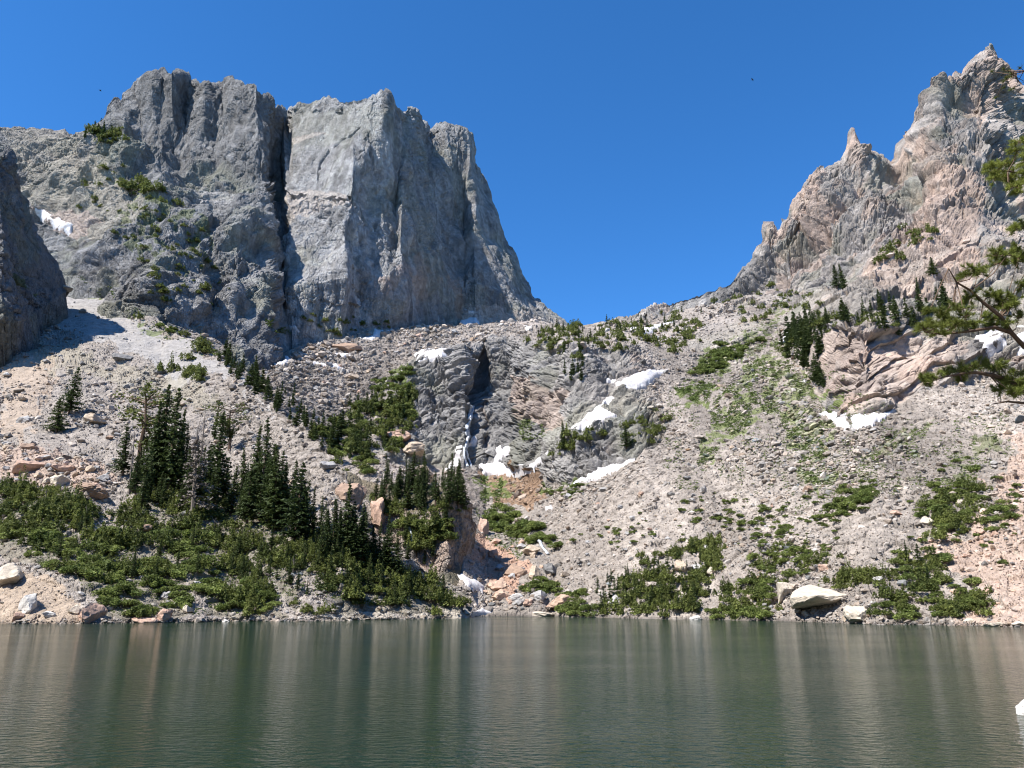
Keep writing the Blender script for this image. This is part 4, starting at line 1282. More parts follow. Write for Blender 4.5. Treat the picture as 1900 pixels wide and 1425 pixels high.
# loose scree: far too many stones to count, one object
snow_mask = np.zeros(len(ALLV), bool)
vis = np.zeros(len(ALLV), bool)
vis[ZI[ZI >= 0]] = True
cand = np.where(vis & (ALLR > 0.02))[0]
for _, poly in SNOW:
    snow_mask[cand] |= inpoly(apx[cand], apy[cand], poly)
cand = cand[~snow_mask[cand]]
wts = ALLR[cand] / ALLR[cand].sum()
NS = 72000
pick = RNG.choice(cand, NS, replace=True, p=wts)
near_w = np.where(vis & (ALLR > 0) & (np.abs(ALLV[:, 2] - .1) < .35))[0]
shore_n = min(1400, len(near_w))
pick[:shore_n] = RNG.choice(near_w, shore_n)
PR = [rock_shape(1, 700 + i, 7, 0.45, 0.8)[0] for i in range(12)]
FR = ICO[1][1]
pxs = 1.5 + 1.35 * RNG.pareto(2.3, NS)
coarse = fbm(ALLV[pick] / np.array([16.0, 60.0, 60.0]), 4, 130)
pxs = np.clip(pxs * np.interp(coarse, [-.7, -.1, .3, .8], [.6, .75, 1.1, 1.9]), 1.3, 12.5)
pxs[:shore_n] = 2.2 + 1.8 * RNG.pareto(2.2, shore_n).clip(0, 4)
mb = MB()
for k in range(12):
    s_ = pick[k::12]
    n = len(s_)
    base = ALLV[s_] + RNG.normal(0, .25, (n, 3)) * [1, 1, .2]
    size = (pxs[k::12] * (adp[s_] / F) * 0.62)[:, None] * RNG.uniform(.65, 1.3, (n, 3)) * [1, 1, .72]
    th = RNG.random(n) * 6.283
    tl = RNG.normal(0, .45, n)
    V = PR[k][None] * size[:, None, :]
    x = V[..., 0] * np.cos(tl)[:, None] - V[..., 2] * np.sin(tl)[:, None]
    z = V[..., 0] * np.sin(tl)[:, None] + V[..., 2] * np.cos(tl)[:, None]
    V = np.stack([x * np.cos(th)[:, None] - V[..., 1] * np.sin(th)[:, None], x * np.sin(th)[:, None] + V[..., 1] * np.cos(th)[:, None], z], -1)
    V += base[:, None, :] + np.array([0, 0, 0.2]) * size[:, None, 2:3]
    f = FR[None] + (np.arange(n) * len(PR[k]))[:, None, None]
    tone = RNG.normal(1.02, .27, (n, 1)).clip(.42, 1.7) * np.array([1, 1, 1]) + RNG.normal(0, .05, (n, 1)) * np.array([1, 0, -1])
    c = ALLC[s_] * 0.6 + np.array(TAL) * 0.4
    c = np.clip(c * tone, .08, .62)
    mb.add(V.reshape(-1, 3), f.reshape(-1, 3), np.repeat(c, len(PR[k]), 0))
o_ = mb.build('scree', M_ROCK)
o_['kind'] = 'stuff'

# ---------------------------------------------------------------- trees
def tri_clump(mb, C, size, rng, up=0.3):
    """pairs of small pointed leaf-clump triangles around points C (n,3)"""
    n = len(C)
    d = rng.normal(size=(n, 3))
    d[:, 2] = d[:, 2] * 0.5 + up
    d /= np.linalg.norm(d, axis=1)[:, None]
    e = rng.normal(size=(n, 3))
    e -= (e * d).sum(1)[:, None] * d
    e /= np.linalg.norm(e, axis=1)[:, None]
    s = np.asarray(size).reshape(-1, 1) * rng.uniform(.7, 1.35, (n, 1))
    A = C - e * s * .42 - d * s * .4
    B = C + e * s * .42 - d * s * .4
    T = C + d * s * .75
    V = np.stack([A, B, T], 1).reshape(-1, 3)
    mb.add(V, np.arange(n * 3).reshape(-1, 3))


def spruce(seed, width=.15, levels=46, bare=.06, clump=.026, ragged=.35, per=5, full=.85, gaps=.1):
    """a unit-height spire spruce: returns trunk and crown meshes"""
    rng = np.random.default_rng(seed)
    tr = MB()
    z = np.linspace(-.03, .97, 9)
    bend = np.stack([rng.normal(0, .004, 9).cumsum(), rng.normal(0, .004, 9).cumsum(), z], 1)
    bend[:2, :2] = 0
    tr.tube(bend, np.interp(z, [0, 1], [.017, .002]), 6)
    cr = MB()
    C, Sz = [], []
    for i in range(levels):
        t = bare + (1 - bare) * (i + rng.random()) / levels
        nb = int(rng.integers(5, 9))
        for k in range(nb):
            if rng.random() < gaps:
                continue
            a = rng.random() * 6.283
            prof = (1 - t) ** full * np.interp(t, [bare, bare + .12], [.6, 1])
            L = width * prof * (1 - ragged + 2 * ragged * rng.random()) + .008
            bx = np.interp(t, z, bend[:, 0])
            by = np.interp(t, z, bend[:, 1])
            m = max(2, int(per * L / (width * .8)) + 1)
            for q in range(m):
                u = (q + .4 + .6 * rng.random()) / m
                C.append((bx + math.cos(a) * L * u, by + math.sin(a) * L * u, t - .34 * L * u + .12 * L * u * u * 1.4 + rng.normal(0, .004)))
                Sz.append(clump * (.75 + .5 * rng.random()) * (.65 + .5 * (1 - t)))
    C = np.array(C)
    a = rng.permutation(len(C))
    out = np.concatenate([C, C + rng.normal(0, .006, C.shape)])
    tri_clump(cr, out, np.concatenate([Sz, Sz]), rng, up=-.05)
    return tr.build('trunk', M_BARK, link=False), cr.build('crown', M_SPRUCE, link=False)


def pine_tree(seed):
    """bushy open-crowned pine of unit height"""
    rng = np.random.default_rng(seed)
    tr, cr = MB(), MB()
    tr.tube([(0, 0, -.03), (.01, 0, .3), (-.01, .02, .6), (.01, .01, .88)], [.026, .02, .014, .004], 6)
    C, Sz = [], []
    for i in range(30):
        t = rng.uniform(.3, .95)
        a = rng.random() * 6.283
        L = .30 * math.sin(math.pi * min(1, (1.12 - t) * 1.25)) * rng.uniform(.6, 1.15) + .03
        tip = np.array([math.cos(a) * L, math.sin(a) * L, t + L * .35])
        tr.tube([(0, 0, t), tip * [.5, .5, 1] + [0, 0, -L * .1], tip], [.008, .006, .002], 4)
        for q in range(34):
            u = rng.uniform(.35, 1.05)
            C.append(np.array([0, 0, t]) * (1 - u) + tip * u + rng.normal(0, .028, 3))
            Sz.append(.03)
    tri_clump(cr, np.array(C), Sz, rng, up=.5)
    return tr.build('trunk', M_BARK, link=False), cr.build('crown', M_KRUMM, link=False)


def snag(seed, twigs=26, dense=False):
    """dead grey tree: bare trunk, drooping broken limbs"""
    rng = np.random.default_rng(seed)
    tr, br = MB(), MB()
    lean = rng.normal(0, .03, 2)
    z = np.linspace(-.02, 1, 7)
    pts = np.stack([lean[0] * z, lean[1] * z, z], 1)
    tr.tube(pts, np.interp(z, [0, 1], [.017, .003]), 6)
    for i in range(twigs):
        t = rng.uniform(.15, .95)
        a = rng.random() * 6.283
        L = (.16 if dense else .10) * (1.1 - t) * rng.uniform(.5, 1.3)
        p0 = np.array([lean[0] * t, lean[1] * t, t])
        d = np.array([math.cos(a), math.sin(a), -.35])
        br.tube([p0, p0 + d * L * .5, p0 + d * L + [0, 0, -L * .2]], [.005, .0035, .001], 3)
        if dense:
            c = p0 + d * L * rng.uniform(.3, 1.1, (26, 1)) + rng.normal(0, .012, (26, 3))
            tri_clump(br, c, np.full(26, .016), rng, up=-.6)
    return tr.build('trunk', M_DEAD, link=False), br.build('branches', M_DEAD, link=False)


SPR = [spruce(1, .135, 54, .05), spruce(2, .16, 50, .08, ragged=.42), spruce(3, .11, 56, .04, gaps=.16), spruce(4, .19, 46, .10, ragged=.45, clump=.03), spruce(5, .145, 50, .16, ragged=.4, gaps=.2), spruce(6, .125, 44, .22, ragged=.5, gaps=.3), spruce(7, .10, 48, .05, gaps=.22)]
PIN = [pine_tree(21), pine_tree(22)]
SNG = [snag(31), snag(32, 34), snag(33, 40, True)]
SMALL = []
for k in range(5):
    t_o, c_o = spruce(40 + k, [.13, .16, .11, .19, .145][k], 20, .04, clump=.055, per=3, gaps=.1)
    sm = MB()
    for o_ in (t_o, c_o):
        me_ = o_.data
        V_ = np.zeros(len(me_.vertices) * 3, np.float32)
        me_.vertices.foreach_get('co', V_)
        F_ = np.zeros(len(me_.loops), np.int32)
        me_.loops.foreach_get('vertex_index', F_)
        sm.add(V_.reshape(-1, 3), F_.reshape(-1, 3))
    SMALL.append(sm.build('spruce', M_SPRUCE, link=False))


def shrub_mesh(seed, kind):
    rng = np.random.default_rng(seed)
    mb = MB()
    if kind == 'krummholz':                                   # dwarf spruce mat: many short upright tips
        for i in range(15):
            r = math.sqrt(rng.random()) * .95
            a = rng.random() * 6.283
            h = (1.25 - .7 * r) * rng.uniform(.45, 1.35)
            x, y = r * math.cos(a), r * math.sin(a)
            n = 74
            t = rng.random(n) ** .8
            rad = .30 * (1 - t) ** .8 * rng.uniform(.3, 1.1, n) + .03
            th = rng.random(n) * 6.283
            C = np.stack([x + rad * np.cos(th), y + rad * np.sin(th), t * h], 1)
            tri_clump(mb, C, .15 * (1.1 - .5 * t), rng, up=.25)
    else:                                                     # leafy rounded shrub
        for i in range(13):
            r = math.sqrt(rng.random()) * .8
            a = rng.random() * 6.283
            c = np.array([r * math.cos(a), r * math.sin(a), (.62 - .4 * r) * rng.uniform(.7, 1.25)])
            n = 85
            d = rng.normal(size=(n, 3))
            d /= np.linalg.norm(d, axis=1)[:, None]
            C = c + d * (rng.uniform(.5, 1.0, (n, 1)) * [.34, .34, .30])
            C[:, 2] = np.abs(C[:, 2])
            tri_clump(mb, C, np.full(n, .13), rng, up=.35)
    return mb.build('shrub', M_KRUMM if kind == 'krummholz' else M_SHRUB, link=False)


KRU = [shrub_mesh(60 + i, 'krummholz') for i in range(5)]
SHR = [shrub_mesh(70 + i, 'leafy') for i in range(5)]


def place_tree(kind, x, base, top, label, group=None, wid=1.0, var=None):
    g = ground(x, base)
    if g is None:
        return None
    p = g[0]
    h = top_z(p, top) - p[2]
    if h < 0.5 or h > 60:
        return None
    r = random.Random(int(x * 31 + base))
    src, nm = dict(spruce=(SPR, 'spruce_tree'), pine=(PIN, 'pine_tree'), snag=(SNG, 'dead_tree'), far=(None, 'spruce_tree'))[kind]
    if kind == 'far':
        o = SMALL[r.randrange(5) if var is None else var].copy()
        o.name = nm
        COL.objects.link(o)
        o.location = p
        o.scale = (h * wid, h * wid, h)
        o.rotation_euler = (0, 0, r.random() * 6.28)
    else:
        tr, cr = src[r.randrange(len(src)) if var is None else var]
        o = empty(nm, p, r.random() * 6.28, (h * wid, h * wid, h))
        o.rotation_euler = (r.gauss(0, .035), r.gauss(0, .035), o.rotation_euler[2])
        child(tr, o)
        child(cr, o)
    return tag(o, label, {'snag': 'dead tree'}.get(kind, 'tree'), group)


TREES = [
    ('spruce', 126, 768, 681, 'lone spruce alone on the open left scree, upper of the pair', 1.35, 3), ('spruce', 103, 802, 738, 'shorter bushy spruce just below the lone one on the left scree', 1.7, 3),
    ('pine', 256, 872, 724, 'bushy round pine at the left end of the tall stand', 1.25, 0), ('spruce', 278, 900, 748, 'spruce tucked between the round pine and the tallest spruces', 1, 0), ('spruce', 296, 903, 712, 'tallest dark spruce of the left stand', 1.15, 0), ('spruce', 312, 908, 720, 'dense spruce right beside the tallest one of the left stand', 1.1, 1),
    ('spruce', 327, 900, 760, 'slim spruce right of the two tallest', .9, 2), ('spruce', 340, 905, 785, 'thin ragged spruce before the grey dead tree', .9, 5), ('snag', 239, 912, 795, 'thin grey dead tree at the left end of the tall stand', 1, 0), ('snag', 348, 890, 778, 'slim grey dead pole behind the drooping dead tree', .9, 1),
    ('snag', 357, 958, 800, 'big drooping grey dead tree in the middle of the left stand', 1.7, 2), ('snag', 371, 880, 752, 'pale grey dying treetop behind the drooping dead tree', 1, 1), ('spruce', 400, 930, 765, 'layered spruce with a long bare reddish trunk', 1.25, 4), ('spruce', 384, 905, 820, 'short spruce between the dead tree and the bare trunked one', 1.1, 1),
    ('pine', 424, 835, 752, 'rounded pine standing on the scree above the left stand', 1.5, 1), ('spruce', 396, 812, 745, 'ragged spire left of the rounded pine on the scree', .9, 6),
    ('spruce', 466, 945, 792, 'tall spruce at the left of the second stand', 1, 2), ('spruce', 452, 930, 832, 'shorter spruce at the left edge of the second stand', 1.1, 0), ('spruce', 480, 962, 776, 'tallest spruce of the second stand', 1, 5), ('spruce', 494, 972, 822, 'full dark spruce in the heart of the second stand', 1.25, 1), ('spruce', 509, 985, 828, 'dense spruce right in the second stand', 1.2, 0), ('spruce', 522, 975, 868, 'short spruce on the right of the second stand', 1.2, 3),
    ('spruce', 548, 1008, 858, 'broad solitary spruce right of the second stand', 1.4, 3), ('spruce', 563, 995, 892, 'slim spruce leaning on the broad solitary one', 1, 2), ('spruce', 577, 1000, 905, 'small spruce right of the broad solitary one', 1, 6), ('spruce', 602, 1012, 930, 'thin see-through spruce before the pale scree', .9, 5), ('spruce', 617, 1022, 925, 'open ragged spruce before the pale scree', .9, 5),
    ('spruce', 640, 1035, 897, 'tall spruce of the third group near the huge brown boulder', 1.15, 0), ('spruce', 655, 1042, 930, 'full spruce right in the third group', 1.2, 1), ('spruce', 668, 1045, 950, 'short spruce right end of the third group', 1.2, 4), ('spruce', 628, 1035, 942, 'short spruce left end of the third group', 1.1, 2), ('spruce', 716, 1040, 952, 'slim spruce before the knoll', 1, 6), ('spruce', 702, 1045, 968, 'thin spruce left of the knoll cliff', 1, 5), ('spruce', 740, 1068, 985, 'spruce at the foot of the knoll cliff', 1.1, 1), ('snag', 825, 1100, 1025, 'thin dead stem right below the knoll', .8, 0),
    ('spruce', 848, 938, 868, 'dark spruce crowning the right edge of the knoll', 1.3, 1), ('spruce', 832, 935, 862, 'dense spruce second from the right edge of the knoll', 1.3, 0), ('spruce', 857, 940, 880, 'spruce leaning over the knoll brink', 1.3, 3), ('spruce', 783, 950, 872, 'slender spruce in the middle of the knoll top', 1, 2),
    ('spruce', 1553, 535, 492, 'dark spruce on the upper right cliff, left of a pair', 1.5, 1), ('spruce', 1567, 537, 486, 'spruce on the upper right cliff, right of a pair', 1.3, 6), ('spruce', 1732, 515, 477, 'lone conical spruce high on the right cliff', 1.7, 3), ('spruce', 1616, 575, 528, 'dark spruce on the grassy ledge of the right cliff', 1.3, 1), ('spruce', 1046, 834, 780, 'single dark spruce left of the middle snow patch', 1.2, 0), ('spruce', 1162, 832, 790, 'windblown spruce on the rock rib over the snow strip', 1.8, 3), ('spruce', 1479, 632, 582, 'spruce at the left end of the right cliff band', 1.3, 1), ('spruce', 1497, 662, 610, 'spruce hanging at the left corner of the right cliff band', 1.3, 0), ('spruce', 1708, 580, 515, 'taller spruce among the ones left of the pine branch', 1.1, 2),
]
for kind, x, b, t_, lab, wd, var in TREES:
    place_tree(kind, x, b, t_, lab, None, wd, var)

ZT = [([(228, 880), (430, 890), (440, 960), (250, 945)], 26, 55, 110, 'spruce', 'young spruce filling the foot of the left stand', 9),
      ([(440, 915), (560, 950), (590, 1005), (450, 985)], 24, 55, 115, 'spruce', 'spruce packed in the second stand above the left shore', 9),
      ([(560, 985), (690, 1020), (745, 1060), (600, 1070)], 24, 50, 95, 'spruce', 'thin spruce in the third group above the left shore', 9),
      ([(420, 990), (700, 1060), (850, 1112), (840, 1135), (600, 1112), (430, 1085)], 46, 24, 55, 'spruce', 'small spruce rising from the shrubs on the left shore', 11),
      ([(20, 930), (200, 980), (420, 980), (420, 1060), (200, 1090), (60, 1030)], 20, 26, 50, 'spruce', 'stunted spruce rising from the dense shrubs at far left', 14),
      ([(692, 905), (800, 900), (860, 908), (862, 935), (760, 952), (692, 945)], 34, 36, 72, 'spruce', 'spruce crowded on top of the rock knoll', 6),
      ([(730, 1000), (840, 970), (840, 1040), (760, 1062)], 12, 30, 58, 'spruce', 'spruce growing from the cracks of the knoll cliff', 9),
      ([(395, 652), (470, 692), (560, 760), (640, 800), (700, 838), (690, 862), (620, 850), (540, 785), (480, 740), (420, 690)], 66, 20, 44, 'far', 'small spire spruce in the row beyond the left scree ridge', 5),
      ([(640, 760), (700, 745), (770, 735), (745, 830), (660, 850)], 24, 22, 40, 'far', 'small spruce on the green rise left of the waterfall', 7),
      ([(1030, 640), (1090, 650), (1095, 705), (1040, 705)], 10, 20, 36, 'far', 'small spruce on the dark rock rib below the saddle', 8),
      ([(1455, 660), (1480, 600), (1550, 590), (1640, 570), (1720, 590), (1700, 635), (1640, 615), (1560, 602), (1500, 640), (1482, 690)], 40, 22, 46, 'far', 'small dark spruce along the ledge above the layered pink cliff', 7),
      ([(1446, 640), (1478, 598), (1525, 605), (1532, 730), (1505, 708), (1470, 660)], 34, 24, 48, 'far', 'dark spruce crowding the left end of the layered pink cliff', 6),
      ([(1690, 560), (1760, 545), (1790, 600), (1720, 620)], 10, 26, 48, 'far', 'spruce on the right cliff just left of the near pine branch', 9),
      ([(150, 252), (200, 246), (232, 258), (170, 264)], 12, 16, 30, 'far', 'tiny dark spruce on the skyline left of the grey towers', 6),
      ([(1110, 1075), (1215, 1065), (1300, 1020), (1322, 1090), (1300, 1138), (1090, 1135)], 46, 20, 40, 'far', 'dwarf spruce in the thicket on the far shore', 9),
      ([(1680, 1030), (1740, 1035), (1750, 1085), (1690, 1085)], 8, 26, 46, 'far', 'dwarf spruce in the lower right shrubs', 9),
      ([(1000, 606), (1100, 604), (1280, 575), (1330, 560), (1300, 600), (1100, 640), (980, 640)], 30, 10, 22, 'far', 'tiny wind-clipped spruce on the ridge right of the saddle', 8)]
extra = []
for poly, n, a, b, kind, lab, md in ZT:
    for (x, y) in darts(poly, n, md, rg):
        extra.append((a + (b - a) * rg.random(), kind, x, y, lab))
extra.sort(key=lambda e: -e[0])
room = 295 - len(TREES)
for hpx, kind, x, y, lab in extra[:room]:
    place_tree(kind, x, y, y - hpx, lab, 'trees: ' + lab, rg.uniform(.8, 1.7))
far = MB()


def mesh_arrays(o):
    me = o.data
    V = np.zeros(len(me.vertices) * 3, np.float32)
    me.vertices.foreach_get('co', V)
    Fc = np.zeros(len(me.loops), np.int32)
    me.loops.foreach_get('vertex_index', Fc)
    return V.reshape(-1, 3), Fc.reshape(-1, 3)


SM_A = [mesh_arrays(o) for o in SMALL]
for hpx, kind, x, y, lab in extra[room:]:
    g = ground(x, y)
    if g is None:
        continue
    h = top_z(g[0], y - hpx) - g[0][2]
    if not 0.5 < h < 40:
        continue
    V, Fc = SM_A[rg.integers(5)]
    far.add(V * h * [1.2, 1.2, 1] + g[0], Fc)
o_ = far.build('distant_trees', M_SPRUCE)
o_['kind'] = 'stuff'

# ---------------------------------------------------------------- shrubs
ZS = [([(0, 905), (60, 905), (130, 915), (190, 960), (60, 1000), (0, 1000)], 42, 12, 24, 'k', 'dense dark shrub at the far left below the pale boulders'),
      ([(0, 985), (200, 990), (380, 985), (400, 1050), (200, 1085), (130, 1075), (50, 1035), (0, 1020)], 62, 13, 26, 'ks', 'dense shrub of the thicket covering the left bank'),
      ([(200, 960), (240, 930), (300, 915), (420, 935), (440, 985), (260, 985)], 40, 10, 20, 'k', 'dark shrub at the feet of the left stand'),
      ([(190, 1085), (330, 1050), (420, 1060), (330, 1130), (290, 1120), (270, 1145), (195, 1148)], 40, 11, 24, 's', 'light green leafy shrub on the left bank near the water'),
      ([(380, 990), (560, 1005), (640, 1050), (470, 1075), (400, 1060)], 50, 11, 22, 'k', 'shrub below the second stand of spruces'),
      ([(400, 1075), (470, 1075), (520, 1125), (500, 1145), (430, 1148)], 26, 11, 22, 'ks', 'shrub between the two bare strips on the left shore'),
      ([(560, 1040), (700, 1040), (800, 1080), (860, 1125), (850, 1140), (760, 1120), (660, 1120), (600, 1090)], 70, 10, 20, 'k', 'shrub on the tapering point of the left shore'),
      ([(560, 1125), (600, 1120), (640, 1145), (590, 1150)], 6, 8, 14, 'k', 'low shrub at the waterline of the left shore'),
      ([(560, 790), (640, 780), (700, 850), (690, 880), (640, 870)], 26, 8, 15, 'ks', 'shrub along the valley side of the left scree'),
      ([(640, 770), (700, 735), (770, 710), (770, 790), (720, 850), (650, 845)], 46, 9, 19, 'ks', 'rounded green shrub on the rise left of the waterfall'),
      ([(690, 725), (730, 690), (768, 678), (765, 695), (712, 730)], 16, 7, 12, 's', 'bright green shrub under the upper snow patch'),
      ([(690, 925), (790, 940), (850, 930), (860, 945), (770, 962), (690, 955)], 22, 8, 14, 'k', 'shrub fringing the brow of the rock knoll'),
      ([(740, 965), (830, 960), (835, 1000), (760, 1030)], 26, 9, 18, 'ks', 'shrub clinging to the front of the rock knoll'),
      ([(900, 945), (950, 955), (1028, 1003), (1018, 1015), (940, 1000), (905, 975)], 34, 10, 18, 's', 'leafy alder shrub of the green patch above the cove'),
      ([(960, 1090), (1000, 1078), (1030, 1085), (1095, 1105), (1070, 1120), (1020, 1100), (965, 1102)], 20, 8, 15, 's', 'leafy shrub above the wide orange boulder'),
      ([(1035, 1143), (1045, 1125), (1090, 1115), (1120, 1125), (1130, 1145)], 16, 8, 15, 'ks', 'shrub at the waterline right of the wide orange boulder'),
      ([(1150, 1070), (1215, 1055), (1240, 1070), (1310, 1060), (1312, 1095), (1290, 1140), (1150, 1142)], 58, 9, 17, 'k', 'dwarf conifer shrub of the far shore thicket'),
      ([(1205, 1050), (1260, 1015), (1330, 998), (1335, 1060), (1310, 1050), (1290, 1030), (1240, 1040)], 26, 8, 15, 'k', 'dwarf conifer shrub climbing above the far shore thicket'),
      ([(1310, 1140), (1350, 1090), (1420, 1062), (1430, 1100), (1420, 1148), (1330, 1150)], 34, 9, 18, 'ks', 'shrub on the far shore left of the overhanging boulder'),
      ([(1410, 1060), (1440, 1010), (1540, 1020), (1530, 1045), (1440, 1092)], 34, 8, 16, 'ks', 'shrub on the slope above the overhanging boulder'),
      ([(1525, 962), (1560, 912), (1630, 900), (1600, 945), (1560, 962)], 26, 8, 15, 's', 'green shrub of the patch in the middle of the right scree'),
      ([(1695, 950), (1740, 895), (1790, 890), (1830, 920), (1790, 990), (1735, 990)], 44, 9, 18, 'ks', 'shrub of the big green patch on the right scree'),
      ([(1820, 955), (1850, 928), (1890, 945), (1870, 970), (1830, 975)], 14, 9, 16, 'ks', 'shrub of the small patch near the right edge'),
      ([(1620, 1150), (1640, 1095), (1660, 1050), (1680, 1010), (1735, 1020), (1755, 1078), (1830, 1092), (1862, 1102), (1820, 1140), (1740, 1152)], 66, 9, 18, 'ks', 'shrub of the thicket right of the overhanging boulder'),
      ([(1505, 1090), (1560, 1068), (1640, 1060), (1645, 1085), (1600, 1088)], 20, 8, 15, 'k', 'shrub fringe just above the overhanging boulder'),
      ([(1240, 935), (1330, 920), (1440, 940), (1560, 880), (1660, 880), (1560, 1000), (1400, 1030), (1300, 985), (1100, 1030), (1060, 990)], 66, 4, 8, 's', 'small green tuft scattered on the lower right scree'),
      ([(1330, 960), (1440, 930), (1480, 990), (1400, 1010)], 24, 6, 11, 's', 'low shrub scattered left of the middle green patch'),
      ([(1660, 880), (1840, 850), (1900, 900), (1880, 1080), (1760, 1020), (1640, 1000)], 40, 4, 9, 's', 'small green tuft scattered on the far right scree'),
      ([(1280, 692), (1330, 643), (1400, 640), (1340, 685), (1300, 700)], 40, 6, 11, 's', 'low green shrub of the patch high on the fan'),
      ([(960, 640), (1010, 607), (1100, 602), (1250, 580), (1310, 598), (1280, 650), (1200, 652), (1120, 645), (1040, 655)], 74, 5, 11, 'k', 'dark shrub on the ridge right of the saddle'),
      ([(1040, 800), (1110, 795), (1090, 830), (1030, 845)], 14, 6, 12, 'k', 'shrub on the rock step below the middle snow patch'),
      ([(1150, 780), (1260, 760), (1230, 800), (1170, 825)], 16, 5, 11, 'k', 'shrub where the rock steps meet the fan'),
      ([(1010, 915), (1085, 898), (1060, 922)], 10, 5, 9, 's', 'green tuft on the hummock under the snow strip'),
      ([(225, 335), (300, 345), (295, 358), (230, 355)], 12, 7, 12, 'k', 'dark shrub of the strip on the left cliff ledge'),
      ([(180, 300), (330, 370), (430, 540), (300, 560), (200, 420), (150, 350)], 50, 4, 9, 'k', 'little shrub dotted over the left cliffs'),
      ([(150, 240), (228, 240), (228, 262), (170, 266)], 12, 6, 10, 'k', 'dark shrub on the left skyline shoulder'),
      ([(1640, 455), (1685, 450), (1680, 490), (1645, 485)], 12, 6, 11, 'k', 'shrub on the upper right cliff face'),
      ([(1690, 425), (1740, 420), (1730, 450), (1700, 450)], 9, 5, 10, 'k', 'shrub highest on the right cliff face'),
      ([(1450, 640), (1500, 590), (1640, 580), (1640, 600), (1500, 620), (1480, 690)], 26, 6, 11, 'k', 'shrub on the ledge above the layered pink cliff'),
      ([(1340, 560), (1450, 520), (1560, 560), (1460, 590), (1380, 600)], 26, 4, 9, 'k', 'shrub dotted on the slope under the pinnacles'),
      ([(325, 678), (350, 672), (378, 690), (370, 708), (335, 700)], 7, 10, 16, 'k', 'dark bush standing alone on the left scree ridge'),
      ([(560, 590), (700, 590), (760, 600), (600, 620)], 14, 4, 8, 'k', 'small shrub at the foot of the grey face'),
      ([(280, 590), (420, 660), (400, 665), (300, 610)], 16, 5, 10, 'ks', 'shrub along the foot of the left cliffs')]
sh = []
for poly, n, a, b, kinds, lab in ZS:
    left = min(p_[0] for p_ in poly) < 570 and min(p_[1] for p_ in poly) > 890
    for (x, y) in darts(poly, int(n * (1.05 if left else 1.6)), a * (0.85 if left else .66), rg):
        if rg.random() < (.25 if left else .4):
            x, y = x + rg.normal(0, 14), y + rg.normal(0, 8)
            if y > 1143 or (left and 1075 < y and x < 190):
                continue
        sh.append(((1.12 if left else rg.choice([.7, 1.0, 1.2])) * (a + (b - a) * rg.random()), kinds[rg.integers(len(kinds))], x, y, lab))
sh.sort(key=lambda e: -e[0])
nk = dict(k=0, s=0)
rest = dict(k=MB(), s=MB())
KA = dict(k=[mesh_arrays(o) for o in KRU], s=[mesh_arrays(o) for o in SHR])
for r_, k_, x, y, lab in sh:
    g = ground(x, y)
    if g is None:
        continue
    p = g[0]
    s_ = r_ * depth_of(p) / F
    sc = (s_ * rg.uniform(.9, 1.3), s_ * rg.uniform(.9, 1.3), s_ * (rg.uniform(.95, 1.5) if k_ == 'k' else rg.uniform(.75, 1.15)))
    i = int(rg.integers(5))
    if nk[k_] < 290:
        o = (KRU if k_ == 'k' else SHR)[i].copy()
        o.name = 'dwarf_conifer' if k_ == 'k' else 'leafy_shrub'
        COL.objects.link(o)
        o.location = p - np.array([0, 0, .1 * s_])
        o.scale = sc
        o.rotation_euler = (0, 0, rg.random() * 6.28)
        tag(o, lab, 'shrub', 'shrubs: ' + lab)
        nk[k_] += 1
    else:
        V, Fc = KA[k_][i]
        m = len(Fc) // 3
        keep = rg.permutation(m * 3)[:max(160, int(m * 1.2))]
        Vv = V.reshape(-1, 3, 3)[keep]
        c = Vv.mean(1, keepdims=True)
        Vv = (c + (Vv - c) * 1.5).reshape(-1, 3)
        rest[k_].add(Vv * np.array(sc) + p, np.arange(len(Vv)).reshape(-1, 3))
o_ = rest['k'].build('undergrowth', M_KRUMM)
o_['kind'] = 'stuff'
o_ = rest['s'].build('ground_cover', M_SHRUB)
o_['kind'] = 'stuff'

# grass and low herbs between the stones
gm = MB()
ZG = [([(1290, 870), (1330, 740), (1440, 625), (1530, 790), (1560, 900), (1500, 900), (1440, 760), (1370, 800)], 6500), ([(870, 880), (930, 890), (960, 920), (900, 940)], 700), ([(1250, 720), (1330, 710), (1310, 745), (1270, 745)], 600), ([(1270, 690), (1330, 645), (1400, 640), (1340, 690)], 500),
      ([(1520, 900), (1660, 800), (1730, 790), (1700, 850)], 700), ([(1660, 900), (1840, 800), (1860, 830), (1800, 900)], 500), ([(130, 505), (200, 530), (290, 595), (380, 660), (340, 650), (250, 600)], 600), ([(1290, 700), (1400, 605), (1470, 540), (1430, 640)], 600), ([(960, 790), (1000, 770), (1015, 810), (970, 820)], 250), ([(1490, 700), (1560, 745), (1540, 760), (1500, 720)], 300), ([(490, 590), (530, 600), (540, 620), (500, 615)], 200), ([(1010, 915), (1085, 898), (1060, 922)], 250), ([(880, 940), (900, 1000), (960, 1040), (985, 1010), (930, 980)], 500), ([(1330, 1130), (1420, 1120), (1420, 1148), (1330, 1150)], 300)]
